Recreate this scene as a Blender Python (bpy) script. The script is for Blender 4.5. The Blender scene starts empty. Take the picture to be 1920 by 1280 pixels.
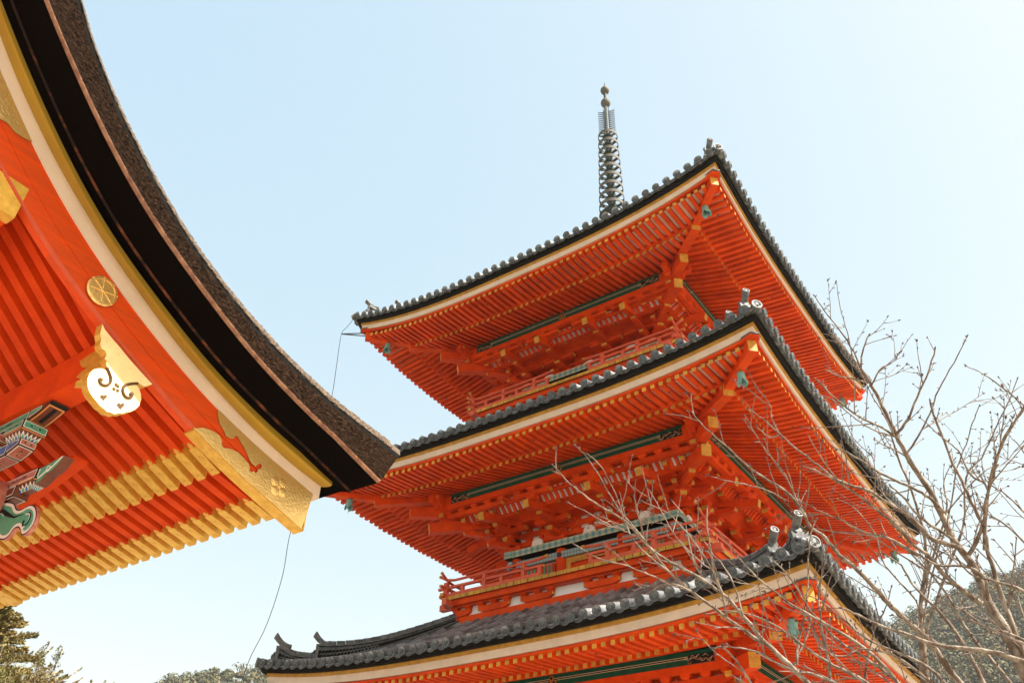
import bpy, bmesh, math, random
from mathutils import Vector, Matrix, noise
from mathutils.geometry import tessellate_polygon
rnd = random.Random(7)
PI = math.pi
SC = bpy.context.scene
COL = SC.collection

# ------------------------------------------------------------------ camera
CAM = Vector((9.5275, -18.5961, 1.6024))
YAW, PIT, ROL, FPX = 0.63060, 0.63310, 0.0301, 1599.9
_f = Vector((-math.sin(YAW) * math.cos(PIT), math.cos(YAW) * math.cos(PIT), math.sin(PIT)))
_r = Vector((math.cos(YAW), math.sin(YAW), 0))
_u = _r.cross(_f)
CR = _r * math.cos(ROL) + _u * math.sin(ROL)
CU = -_r * math.sin(ROL) + _u * math.cos(ROL)
cd = bpy.data.cameras.new('camera')
cam = bpy.data.objects.new('camera', cd)
COL.objects.link(cam)
m = Matrix((CR, CU, -_f)).transposed().to_4x4()
m.translation = CAM
cam.matrix_world = m
cd.sensor_width = 36
cd.lens = 36 * FPX / 1920
cd.clip_start = 0.05
cd.clip_end = 3000
SC.camera = cam

def ray(px, py):
    return (_f + CR * ((px - 960) / FPX) - CU * ((py - 640) / FPX)).normalized()
def at(px, py, d):
    """point seen in the survey photo at this place, d metres away"""
    return CAM + ray(px, py) * d
def onX(px, py, x):
    d = ray(px, py)
    return CAM + d * ((x - CAM.x) / d.x)
def onY(px, py, y):
    d = ray(px, py)
    return CAM + d * ((y - CAM.y) / d.y)

# ------------------------------------------------------------------ sky, sun, exposure
SUN = Vector((0.78, 0.17, 1.0)).normalized()
el = math.asin(SUN.z)
az = math.atan2(SUN.x, SUN.y)
world = bpy.data.worlds.new('World')
SC.world = world
world.use_nodes = True
nt = world.node_tree
sky = nt.nodes.new('ShaderNodeTexSky')
sky.sky_type = 'NISHITA'
sky.sun_disc = False
sky.sun_elevation = el
sky.sun_rotation = az
sky.air_density = 1.0
sky.dust_density = 1.4
sky.ozone_density = 1.0
bg = nt.nodes['Background']
# thin bright spring haze: each channel of the physical sky is flattened towards white
sp_ = nt.nodes.new('ShaderNodeSeparateColor')
cb_ = nt.nodes.new('ShaderNodeCombineColor')
nt.links.new(sky.outputs[0], sp_.inputs[0])
for i_, (k_, g_) in enumerate(((2.02, 0.52), (1.50, 0.335), (1.092, 0.11))):
    p_ = nt.nodes.new('ShaderNodeMath'); p_.operation = 'POWER'; p_.inputs[1].default_value = g_
    q_ = nt.nodes.new('ShaderNodeMath'); q_.operation = 'MULTIPLY'; q_.inputs[1].default_value = k_ * 0.106 ** g_ / 0.41
    nt.links.new(sp_.outputs[i_], p_.inputs[0]); nt.links.new(p_.outputs[0], q_.inputs[0]); nt.links.new(q_.outputs[0], cb_.inputs[i_])
nt.links.new(cb_.outputs[0], bg.inputs[0])
bg.inputs[1].default_value = 0.15
sd = bpy.data.lights.new('sun', 'SUN')
sd.energy = 4.9
sd.angle = math.radians(0.5)
sd.color = (1.0, 0.95, 0.87)
so = bpy.data.objects.new('sun', sd)
COL.objects.link(so)
so.rotation_euler = SUN.to_track_quat('Z', 'Y').to_euler()
SC.view_settings.view_transform = 'Standard'
SC.view_settings.look = 'None'
SC.view_settings.gamma = 1
SC.view_settings.exposure = 1.45

# ------------------------------------------------------------------ materials
def mat(name, col, rough=0.6, metal=0.0, var=0.0, vscale=4.0, bump=0.0, bscale=40.0, col2=None,
        stretch=(1, 1, 1), island=0.0, spec=0.5, fac_lo=0.35, fac_hi=0.65):
    """one procedural surface: base colour, soft mottling, optional colour per tile, fine relief"""
    m = bpy.data.materials.new(name)
    m.use_nodes = True
    n = m.node_tree.nodes
    L = m.node_tree.links
    b = n['Principled BSDF']
    b.inputs['Roughness'].default_value = rough
    b.inputs['Metallic'].default_value = metal
    b.inputs['Specular IOR Level'].default_value = spec
    b.inputs['Base Color'].default_value = (*col, 1)
    tc = n.new('ShaderNodeTexCoord')
    mp = n.new('ShaderNodeMapping')
    mp.inputs['Scale'].default_value = stretch
    L.new(tc.outputs['Object'], mp.inputs[0])
    last = None
    if var > 0:
        nz = n.new('ShaderNodeTexNoise')
        nz.inputs['Scale'].default_value = vscale
        nz.inputs['Detail'].default_value = 6
        nz.inputs['Roughness'].default_value = 0.62
        L.new(mp.outputs[0], nz.inputs['Vector'])
        cr = n.new('ShaderNodeMapRange')
        cr.inputs['From Min'].default_value = fac_lo
        cr.inputs['From Max'].default_value = fac_hi
        L.new(nz.outputs[0], cr.inputs['Value'])
        mx = n.new('ShaderNodeMix')
        mx.data_type = 'RGBA'
        c2 = col2 or tuple(c * (1 - var) for c in col)
        mx.inputs['A'].default_value = (*col, 1)
        mx.inputs['B'].default_value = (*c2, 1)
        L.new(cr.outputs[0], mx.inputs['Factor'])
        last = mx.outputs['Result']
        rr = n.new('ShaderNodeMapRange')
        rr.inputs['To Min'].default_value = max(0.05, rough - 0.08)
        rr.inputs['To Max'].default_value = min(1, rough + 0.12)
        L.new(nz.outputs[0], rr.inputs['Value'])
        L.new(rr.outputs[0], b.inputs['Roughness'])
    if island > 0:
        ge = n.new('ShaderNodeNewGeometry')
        mr = n.new('ShaderNodeMapRange')
        mr.inputs['To Min'].default_value = 1 - island
        mr.inputs['To Max'].default_value = 1 + island
        L.new(ge.outputs['Random Per Island'], mr.inputs['Value'])
        hs = n.new('ShaderNodeHueSaturation')
        L.new(mr.outputs[0], hs.inputs['Value'])
        if last is not None:
            L.new(last, hs.inputs['Color'])
        else:
            hs.inputs['Color'].default_value = (*col, 1)
        last = hs.outputs[0]
    if last is not None:
        L.new(last, b.inputs['Base Color'])
    if bump > 0:
        bn = n.new('ShaderNodeTexNoise')
        bn.inputs['Scale'].default_value = bscale
        bn.inputs['Detail'].default_value = 5
        L.new(mp.outputs[0], bn.inputs['Vector'])
        bp = n.new('ShaderNodeBump')
        bp.inputs['Strength'].default_value = bump
        bp.inputs['Distance'].default_value = 0.02
        L.new(bn.outputs[0], bp.inputs['Height'])
        L.new(bp.outputs[0], b.inputs['Normal'])
    return m

M = {}
M['red'] = mat('vermilion_paint', (0.76, 0.073, 0.002), 0.62, var=0.20, vscale=2.6, bump=0.15, bscale=30, spec=0.12, island=0.13, col2=(0.56, 0.046, 0.004))
M['red_grain'] = mat('vermilion_worn_board', (0.78, 0.074, 0.004), 0.45, var=0.22, vscale=3.0, bump=0.25, bscale=18,
                     col2=(0.60, 0.070, 0.010), stretch=(6, 0.5, 6), spec=0.2)
M['pink'] = mat('faded_vermilion_rail', (0.68, 0.10, 0.035), 0.6, var=0.2, vscale=6, bump=0.1)
M['yellow'] = mat('ochre_paint', (0.64, 0.32, 0.028), 0.65, var=0.35, vscale=7, bump=0.10, island=0.16, col2=(0.42, 0.19, 0.02))
M['white'] = mat('white_painted_board', (0.72, 0.56, 0.42), 0.7, var=0.14, vscale=3, bump=0.05)
M['white_gate'] = mat('cream_painted_moulding', (0.86, 0.69, 0.53), 0.6, var=0.10, vscale=2)
M['ochre_gate'] = mat('olive_ochre_moulding', (0.46, 0.275, 0.030), 0.6, var=0.15, vscale=2, spec=0.2)
M['gold_plain'] = mat('burnished_gilt_plate', (1.0, 0.76, 0.36), 0.40, metal=0.55, var=0.1, vscale=9, bump=0.06, bscale=30)
M['plaster'] = mat('white_plaster', (0.82, 0.81, 0.78), 0.85, var=0.06, vscale=5)
M['tile'] = mat('grey_roof_tile', (0.205, 0.212, 0.205), 0.42, var=0.55, vscale=9, island=0.60, bump=0.2, bscale=60,
                col2=(0.105, 0.106, 0.104), spec=0.6)
M['ridge_tile'] = mat('dark_ridge_tile', (0.045, 0.050, 0.052), 0.5, var=0.5, vscale=10, island=0.45, bump=0.25, bscale=60, col2=(0.14, 0.14, 0.13))
M['tile_end'] = mat('grey_tile_disc', (0.10, 0.112, 0.115), 0.6, var=0.45, vscale=14, island=0.25, bump=0.2, bscale=70)
M['tile_pale'] = mat('weathered_pale_tile', (0.20, 0.205, 0.195), 0.55, var=0.4, vscale=14, island=0.15, bump=0.2, bscale=70)
M['black'] = mat('blackened_board', (0.018, 0.016, 0.014), 0.9, var=0.4, vscale=8, spec=0.12)
M['dark'] = mat('dark_iron', (0.03, 0.03, 0.035), 0.5)
M['green'] = mat('dark_green_paint', (0.010, 0.088, 0.048), 0.65, var=0.35, vscale=6, spec=0.15)
M['cream'] = mat('cream_line', (0.60, 0.47, 0.30), 0.7)
M['gold'] = mat('gilt_copper', (1.0, 0.70, 0.26), 0.36, metal=0.8, var=0.16, vscale=9, bump=0.30, bscale=42,
                col2=(0.92, 0.60, 0.20))
M['gold_smooth'] = mat('gilt_sleeve', (0.84, 0.52, 0.085), 0.42, metal=0.40, var=0.2, vscale=12, bump=0.10, bscale=50,
                       col2=(0.66, 0.36, 0.045), island=0.10)
M['gold_dark'] = mat('tarnished_gilt', (0.50, 0.25, 0.05), 0.5, metal=0.6)
M['bronze'] = mat('weathered_bronze', (0.07, 0.072, 0.06), 0.75, metal=0.1, var=0.5, vscale=12, col2=(0.13, 0.11, 0.085), bump=0.15)
M['bronze_green'] = mat('green_bronze', (0.035, 0.05, 0.04), 0.65, metal=0.1, var=0.4, vscale=10)
M['verdigris'] = mat('verdigris_copper', (0.21, 0.43, 0.38), 0.75, var=0.35, vscale=14, col2=(0.13, 0.29, 0.26), bump=0.12)
M['bark_roof'] = mat('cut_cypress_bark', (0.048, 0.026, 0.015), 0.95, var=0.9, vscale=16, bump=1.0, bscale=26, island=0.5,
                     col2=(0.014, 0.008, 0.005), stretch=(1, 1, 1.8), spec=0.05)
M['bark_top'] = mat('weathered_cypress_bark', (0.17, 0.108, 0.062), 0.95, island=0.6, var=0.75, vscale=18, bump=1.0, bscale=34,
                    col2=(0.075, 0.062, 0.045), stretch=(1.6, 1, 1))
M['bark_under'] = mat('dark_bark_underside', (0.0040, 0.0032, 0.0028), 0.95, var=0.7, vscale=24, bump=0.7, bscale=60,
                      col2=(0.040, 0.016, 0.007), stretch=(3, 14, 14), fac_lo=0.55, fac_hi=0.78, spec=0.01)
M['rust'] = mat('rusty_bark_step', (0.02, 0.010, 0.007), 0.9, var=0.9, vscale=7, col2=(0.26, 0.075, 0.03), fac_lo=0.48, fac_hi=0.72, spec=0.2)
M['hole'] = mat('painted_opening_shade', (0.10, 0.042, 0.008), 0.8)  # dark inlay colour: shade of the pendant's openings painted on, nothing is pierced
M['copper'] = mat('painted_lit_bark_rim', (0.36, 0.18, 0.095), 0.7, var=0.9, vscale=9, col2=(0.16, 0.06, 0.03), bump=0.4)  # brighter edge colour: light catching the bark's lower rim is painted in
M['pgreen'] = mat('painted_green', (0.055, 0.30, 0.17), 0.5, var=0.3, vscale=14, col2=(0.09, 0.40, 0.27))
M['pblue'] = mat('painted_blue', (0.04, 0.16, 0.50), 0.5, var=0.3, vscale=14)
M['pmauve'] = mat('painted_russet', (0.34, 0.085, 0.05), 0.5, var=0.3, vscale=14, col2=(0.55, 0.20, 0.14))
M['pbrown'] = mat('painted_brown', (0.16, 0.035, 0.012), 0.5, var=0.3, vscale=14)
M['porange'] = mat('painted_orange', (0.65, 0.24, 0.05), 0.5)
M['pwhite'] = mat('painted_white', (0.78, 0.76, 0.68), 0.5)
M['pblack'] = mat('painted_black', (0.010, 0.010, 0.010), 0.7, spec=0.2)
M['stone'] = mat('granite', (0.34, 0.33, 0.31), 0.85, var=0.25, vscale=5, bump=0.3)
M['ground'] = mat('pale_gravel', (0.34, 0.295, 0.23), 0.95, var=0.2, vscale=1.5, bump=0.4, bscale=14)
M['limb'] = mat('cherry_bark', (0.115, 0.075, 0.048), 0.8, var=0.7, vscale=16, bump=0.5, bscale=60,
                col2=(0.36, 0.30, 0.23), stretch=(1, 1, 0.6), fac_lo=0.42, fac_hi=0.66)  # pale and brown patches put sunlit tops and shaded undersides into the bark colour
M['twig'] = mat('cherry_twig', (0.13, 0.080, 0.052), 0.65, var=0.6, vscale=9, col2=(0.26, 0.20, 0.15))
M['bud'] = mat('cherry_bud', (0.085, 0.042, 0.032), 0.55)
M['conifer'] = mat('olive_conifer_leaf', (0.150, 0.140, 0.036), 0.75, var=0.8, vscale=1.1, island=0.55,
                   col2=(0.27, 0.185, 0.060))
M['wood_far'] = mat('far_evergreen_leaf', (0.062, 0.070, 0.030), 0.85, var=0.7, vscale=0.14, island=0.5,
                    col2=(0.135, 0.110, 0.045))
M['hill'] = mat('forest_floor', (0.05, 0.052, 0.02), 1.0, var=0.4, vscale=0.05)
M['trunk'] = mat('grey_trunk', (0.20, 0.17, 0.13), 0.9, var=0.4, vscale=6, bump=0.4)

def diamond_mat(name, base, a, b_, scale):
    """painted diaper pattern laid out along the beam"""
    m = bpy.data.materials.new(name)
    m.use_nodes = True
    n = m.node_tree.nodes
    L = m.node_tree.links
    bs = n['Principled BSDF']
    bs.inputs['Roughness'].default_value = 0.6
    tc = n.new('ShaderNodeTexCoord')
    sx = n.new('ShaderNodeSeparateXYZ')
    L.new(tc.outputs['Object'], sx.inputs[0])
    def math_(op, p, q=None):
        k = n.new('ShaderNodeMath')
        k.operation = op
        for i, v in enumerate((p, q)):
            if v is None: continue
            if isinstance(v, (int, float)): k.inputs[i].default_value = v
            else: L.new(v, k.inputs[i])
        return k.outputs[0]
    def tri(v):
        return math_('PINGPONG', math_('MULTIPLY', v, scale), 0.5)
    s = math_('ADD', tri(sx.outputs[0]), tri(math_('ADD', sx.outputs[2], 0.0164)))
    ring = math_('ABSOLUTE', math_('SUBTRACT', s, 0.5))
    line = math_('LESS_THAN', ring, 0.07)
    core = math_('LESS_THAN', s, 0.24)
    ring2 = math_('LESS_THAN', math_('ABSOLUTE', math_('SUBTRACT', s, 0.30)), 0.05)
    vo = n.new('ShaderNodeTexVoronoi')
    vo.inputs['Scale'].default_value = scale * 4.2
    L.new(tc.outputs['Object'], vo.inputs['Vector'])
    dots = math_('LESS_THAN', vo.outputs['Distance'], 0.30)
    cur = base
    prev = None
    for fac, c in ((dots, tuple(0.6 * x + 0.4 * y for x, y in zip(base, a))), (line, a), (core, b_), (ring2, (0.03, 0.30, 0.18))):
        mx = n.new('ShaderNodeMix')
        mx.data_type = 'RGBA'
        if prev is None: mx.inputs['A'].default_value = (*base, 1)
        else: L.new(prev, mx.inputs['A'])
        mx.inputs['B'].default_value = (*c, 1)
        L.new(fac, mx.inputs['Factor'])
        prev = mx.outputs['Result']
    L.new(prev, bs.inputs['Base Color'])
    return m
M['diaper'] = diamond_mat('painted_diamond_pattern', (0.56, 0.50, 0.36), (0.07, 0.33, 0.25), (0.06, 0.22, 0.46), 5.81)
M['diaper2'] = diamond_mat('painted_flower_pattern', (0.34, 0.42, 0.42), (0.10, 0.26, 0.33), (0.30, 0.12, 0.10), 11.62)

# ------------------------------------------------------------------ mesh builder
class MB:
    def __init__(s):
        s.v = []; s.f = []; s.m = []; s.mats = []
    def mi(s, k):
        if k not in s.mats: s.mats.append(k)
        return s.mats.index(k)
    def add(s, vs, fs, k):
        o = len(s.v)
        s.v += [tuple(p) for p in vs]
        if isinstance(k, str):
            i = s.mi(k); s.m += [i] * len(fs)
        else:
            s.m += [s.mi(q) for q in k]
        s.f += [tuple(o + j for j in f) for f in fs]
    def hexa(s, p, k, ends=None):
        """8 corners: 0-3 start ring, 4-7 end ring; ends = material of the far face"""
        fs = [(3, 2, 1, 0), (4, 5, 6, 7), (0, 1, 5, 4), (1, 2, 6, 5), (2, 3, 7, 6), (3, 0, 4, 7)]
        ks = [k] * 6
        if ends: ks[1] = ends
        s.add(p, fs, ks)
    def box(s, x0, x1, y0, y1, z0, z1, k, front=None, right=None, bottom=None, left=None):
        if x0 > x1: x0, x1 = x1, x0
        if y0 > y1: y0, y1 = y1, y0
        p = [(x0, y0, z0), (x1, y0, z0), (x1, y1, z0), (x0, y1, z0), (x0, y0, z1), (x1, y0, z1), (x1, y1, z1), (x0, y1, z1)]
        fs = [(3, 2, 1, 0), (4, 5, 6, 7), (0, 1, 5, 4), (1, 2, 6, 5), (2, 3, 7, 6), (3, 0, 4, 7)]
        s.add(p, fs, [bottom or k, k, front or k, right or k, k, left or k])
    def beam(s, a, b, w, h, k, end=None, up=(0, 0, 1), w2=None, h2=None):
        """straight beam a->b, section w x h centred on the line; end = material of the b face"""
        a = Vector(a); b = Vector(b); d = (b - a).normalized()
        u = Vector(up); sd_ = d.cross(u).normalized(); u = sd_.cross(d).normalized()
        w2 = w2 or w; h2 = h2 or h
        def ring(c, w, h): return [c - sd_ * w / 2 - u * h / 2, c + sd_ * w / 2 - u * h / 2, c + sd_ * w / 2 + u * h / 2, c - sd_ * w / 2 + u * h / 2]
        s.hexa(ring(a, w, h) + ring(b, w2, h2), k, end)
    def sweep(s, pts, sec, k, closed=True, caps=True):
        """sec(i) -> list of points for ring i, already in world space; k str or list per section edge"""
        n = len(sec(0)); vs = []; fs = []; ks = []
        for i in range(len(pts)): vs += sec(i)
        for i in range(len(pts) - 1):
            for j in range(n if closed else n - 1):
                j2 = (j + 1) % n
                fs.append((i * n + j, i * n + j2, (i + 1) * n + j2, (i + 1) * n + j))
                ks.append(k if isinstance(k, str) else k[j])
        if caps and closed:
            e = len(pts) - 1
            kk = k if isinstance(k, str) else k[0]
            fs.append(tuple(range(n))[::-1]); fs.append(tuple(e * n + j for j in range(n)))
            ks += [kk, kk]
        s.add(vs, fs, ks)
    def tube(s, pts, rad, k, n=8, caps=True):
        pts = [Vector(p) for p in pts]; vs = []; fs = []
        if not hasattr(rad, '__len__'): rad = [rad] * len(pts)
        prev = None
        for i, p in enumerate(pts):
            d = (pts[min(i + 1, len(pts) - 1)] - pts[max(i - 1, 0)]).normalized()
            if prev is None:
                a = d.orthogonal().normalized()
            else:
                a = (prev - d * prev.dot(d)).normalized()
            prev = a; b = d.cross(a)
            for j in range(n):
                t = 2 * PI * j / n
                vs.append(p + (a * math.cos(t) + b * math.sin(t)) * rad[i])
        for i in range(len(pts) - 1):
            for j in range(n):
                j2 = (j + 1) % n
                fs.append((i * n + j, i * n + j2, (i + 1) * n + j2, (i + 1) * n + j))
        if caps:
            fs.append(tuple(range(n))[::-1]); fs.append(tuple((len(pts) - 1) * n + j for j in range(n)))
        s.add(vs, fs, k)
    def lathe(s, prof, c, k, n=20, axis=None):
        """prof: (radius, height) along axis from c"""
        ax = Vector(axis or (0, 0, 1)).normalized(); a = ax.orthogonal().normalized(); b = ax.cross(a); c = Vector(c)
        vs = []; fs = []
        for r, h in prof:
            for j in range(n):
                t = 2 * PI * j / n
                vs.append(c + ax * h + (a * math.cos(t) + b * math.sin(t)) * max(r, 1e-4))
        for i in range(len(prof) - 1):
            for j in range(n):
                j2 = (j + 1) % n
                fs.append((i * n + j, i * n + j2, (i + 1) * n + j2, (i + 1) * n + j))
        s.add(vs, fs, k)
    def plate(s, poly, thick, k, side=None):
        """flat outline (list of 3-D points in one plane) with a thickness vector"""
        p = [Vector(q) for q in poly]; t = Vector(thick); n = len(p)
        tri = tessellate_polygon([p])
        vs = p + [q + t for q in p]
        fs = [tuple(f) for f in tri] + [tuple(n + i for i in f)[::-1] for f in tri]
        ks = [k] * len(fs)
        for i in range(n):
            j = (i + 1) % n
            fs.append((i, j, n + j, n + i)); ks.append(side or k)
        s.add(vs, fs, ks)
    def build(s, name, parent=None, smooth=None, rec=True):
        me = bpy.data.meshes.new(name)
        me.from_pydata(s.v, [], s.f)
        for k in s.mats: me.materials.append(M[k])
        me.polygons.foreach_set('material_index', s.m)
        me.update()
        if rec:
            bm = bmesh.new(); bm.from_mesh(me)
            bmesh.ops.recalc_face_normals(bm, faces=bm.faces)
            bm.to_mesh(me); bm.free()
        if smooth is not None:
            me.polygons.foreach_set('use_smooth', [True] * len(me.polygons))
            me.set_sharp_from_angle(angle=math.radians(smooth))
        o = bpy.data.objects.new(name, me)
        COL.objects.link(o)
        if parent: o.parent = parent
        return o

def tag(o, label=None, cat=None, group=None, kind=None):
    if label: o['label'] = label
    if cat: o['category'] = cat
    if group: o['group'] = group
    if kind: o['kind'] = kind
    return o
def empty(name, loc=(0, 0, 0), label=None, cat=None, group=None):
    o = bpy.data.objects.new(name, None)
    o.empty_display_size = 0.3
    COL.objects.link(o); o.location = loc
    return tag(o, label, cat, group)

def kids(o): return [c for c in bpy.data.objects if c.parent == o]
def copy_tree(o, parent=None):
    c = o.copy(); COL.objects.link(c); c.parent = parent
    for ch in kids(o): copy_tree(ch, c)
    return c
def rot_copies(o, parent, angs=(1, 2, 3)):
    out = []
    for k in angs:
        c = copy_tree(o, parent)
        c.rotation_euler = (0, 0, k * PI / 2)
        c.location.z = -0.005 if k % 2 else 0.0     # crossing members never share a plane
        out.append(c)
    return out

def crv(P, n=5):
    """round off a polyline (Catmull-Rom)"""
    P = [Vector(p) for p in P]
    if len(P) < 3: return P
    out = []
    for i in range(len(P) - 1):
        p0 = P[max(0, i - 1)]; p1 = P[i]; p2 = P[i + 1]; p3 = P[min(len(P) - 1, i + 2)]
        for j in range(n):
            t = j / n
            out.append(0.5 * ((2 * p1) + (p2 - p0) * t + (2 * p0 - 5 * p1 + 4 * p2 - p3) * t * t + (3 * p1 - p0 - 3 * p2 + p3) * t ** 3))
    out.append(P[-1])
    return out

# ------------------------------------------------------------------ ground
g = MB()
R_ = 1500
g.add([(-R_, -R_, 0), (R_, -R_, 0), (R_, R_, 0), (-R_, R_, 0)], [(0, 1, 2, 3)], 'ground')
tag(g.build('ground'), kind='structure')

# ================================================================== PAGODA
pag = empty('pagoda', (0, 0, 0), 'tall vermilion three-storey pagoda with grey tiled roofs and a bronze spire', 'pagoda')
# per storey: half width of the eave, mid and corner height, column line, inner columns, tail rafter height, tie plate, deck
ST = [dict(e=6.0, hm=6.31, hc=6.655, c=2.39, ci=0.91, tail=5.46, plate=4.86, deck=None, odd=0),
      dict(e=5.731, hm=11.13, hc=11.51, c=2.118, ci=0.827, tail=10.29, plate=9.71, deck=(3.4, 8.53), odd=1),
      dict(e=5.438, hm=15.80, hc=16.365, c=1.848, ci=0.74, tail=15.13, plate=14.70, deck=(3.13, 13.70), odd=0)]

def lift(s, x): return (s['hc'] - s['hm']) * min(1.15, abs(x) / s['e']) ** 3
def zc(s, x): return s['hm'] + lift(s, x)

def tile_z(s, x, t):
    """height of the pan surface t metres in from the tile edge"""
    T = s['T']; q = min(1, t / T)
    return s['hm'] + 0.12 + s['a'] * t + s['b'] * t * t + lift(s, x) * (1 - q) ** 2

def disc(mb, c, n, r, k='tile_end', kr='tile_end'):
    """round eave tile face with a raised rim and a swirl boss"""
    c = Vector(c); n = Vector(n).normalized()
    mb.lathe([(r, -0.02), (r, 0.012), (r * 0.80, 0.012), (r * 0.76, 0.0), (r * 0.36, 0.0), (r * 0.30, 0.010), (0, 0.012)], c, k, 14, n)
    for i in range(3):
        a0 = i * 2 * PI / 3
        A = n.orthogonal().normalized(); B = n.cross(A)
        pts = []
        for j in range(4):
            t = a0 + j * 0.45; rr = r * (0.58 - 0.05 * j)
            pts.append(c + n * 0.004 + (A * math.cos(t) + B * math.sin(t)) * rr)
        mb.tube(pts, [0.010, 0.012, 0.009, 0.004], kr, 5)

def roof_side(s, i, pg):
    e = s['e']; y0 = e + 0.12; T = s['T']
    rp = 0.27
    nroll = int((y0 - 0.12) / rp)
    roof = MB(); row = MB()
    cs = 0.24
    def P(x, t, dz=0): return (x, -(y0 - t), tile_z(s, x, t) + dz)
    # rolls
    for k in range(-nroll, nroll + 1):
        x = k * rp
        tmax = min(T, y0 - abs(x) - 0.10)
        nseg = max(1, int(tmax / cs))
        for j in range(nseg):
            t0 = j * cs; t1 = min(tmax, t0 + cs)
            if t1 - t0 < 0.03: continue
            vs = []; N = 7
            jit = rnd.uniform(-0.006, 0.006)
            for (t, r_) in ((t0, 0.082), (t1 + 0.01, 0.074)):
                for a in range(N):
                    th = PI * a / (N - 1)
                    vs.append(P(x + jit + r_ * math.cos(th), t, 0.028 + r_ * 1.05 * math.sin(th)))
            fs = [(a, a + 1, N + a + 1, N + a) for a in range(N - 1)] + [tuple(range(N))]
            roof.add(vs, fs, 'tile')
        disc(row, P(x, -0.115, 0.055), (0, -1, -0.12), 0.092)
        # cylinder just behind the disc
        row.tube([P(x, -0.115, 0.055), P(x, 0.16, 0.055)], [0.086, 0.080], 'tile', 12)
    # pans
    for k in range(-nroll - 1, nroll + 1):
        xa = k * rp; xb = xa + rp; xm = (xa + xb) / 2
        tmax = min(T, y0 - min(abs(xa), abs(xb)) - 0.05)
        nseg = max(1, int(tmax / cs))
        for j in range(nseg):
            t0 = j * cs; t1 = min(tmax, t0 + cs)
            N = 4; vs = []
            tb = t0 - 0.012 if j else -0.085
            for (t, dz) in ((tb, 0.030), (t1, 0.008)):
                for a in range(N + 1):
                    q = a / N; x = xa + q * rp
                    vs.append(P(x, t, dz - 0.030 * math.sin(PI * q)))
            for a in range(N + 1):
                q = a / N; x = xa + q * rp
                vs.append(P(x, tb, 0.012 - 0.030 * math.sin(PI * q)))
            fs = [(a, a + 1, N + 2 + a, N + 1 + a) for a in range(N)] + [(a + 1, a, 2 * N + 2 + a, 2 * N + 3 + a) for a in range(N)]
            roof.add(vs, fs, 'tile')
        # eave pan tile with its drooping lip
        if abs(xm) < y0 - 0.1:
            N = 6; vs = []
            for dz in (0.03, -0.045):
                for a in range(N + 1):
                    q = a / N; x = xa + 0.03 + q * (rp - 0.06)
                    lipz = -0.030 * math.sin(PI * q)
                    vs.append(P(x, -0.075, dz * (1 if dz > 0 else (0.3 + 0.5 * math.sin(PI * q))) + lipz))
            vs2 = [(v[0], v[1] + 0.03, v[2]) for v in vs]
            n_ = N + 1
            fs = [(a, a + 1, n_ + a + 1, n_ + a) for a in range(N)] + [(n_ + a, n_ + a + 1, 3 * n_ + a + 1, 3 * n_ + a) for a in range(N)]
            row.add(vs + vs2, fs, 'tile_end')
    r = roof.build('roof_slope', pg, smooth=50, rec=True)
    w = row.build('eave_tile_row', r, smooth=40)
    # eave boards
    eb = MB()
    NX = 48
    xs = [(-1 + 2 * j / NX) for j in range(NX + 1)]
    def strip(o0, o1, z0, z1, k, lf=1.0):
        """bar following the eave: y from e+o0 (outer) to e+o1 (inner), z offsets z0..z1 below/above the line"""
        def sec(j):
            out = []
            for (o, z) in ((o0, z0), (o0, z1), (o1, z1), (o1, z0)):
                x = xs[j] * (e + o)
                out.append((x, -(e + o), s['hm'] + lift(s, xs[j] * e) * lf + z))
            return out
        eb.sweep(xs, sec, k, caps=False)
    strip(0.075, -0.42, 0.0, 0.055, 'black')
    strip(0.10, -0.42, 0.058, 0.125, 'black')
    strip(0.0, -0.30, -0.068, -0.002, 'yellow')
    strip(-0.03, -0.34, -0.212, -0.070, 'white')
    strip(-0.065, -0.30, -0.272, -0.224, 'red', 0.97)
    eb2 = MB()
    # joints in the white board
    eo = eb.build('eave_board', pg)
    # rafters
    ra = MB()
    off = 0.0 if not s['odd'] else 0.09
    rp = 0.18
    fd, bd, pd = 0.10, 1.00, 2.15
    zf = -0.272; lf_f = 0.86; zb = -0.245; lf_b = 0.80
    def zf_top(x, y):   # top of flying rafter at distance y from centre line
        q = (e - y) / 1.0
        return s['hm'] + zf + 0.125 * q + lift(s, x) * (lf_f - 0.07 * q)
    def zb_top(x, y):
        q = (e - bd - y)
        return s['hm'] + zb + 0.33 * q + lift(s, x) * (lf_b - 0.16 * q)
    n = int(e / rp)
    fly = MB(); base = MB(); sof = MB()
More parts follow.
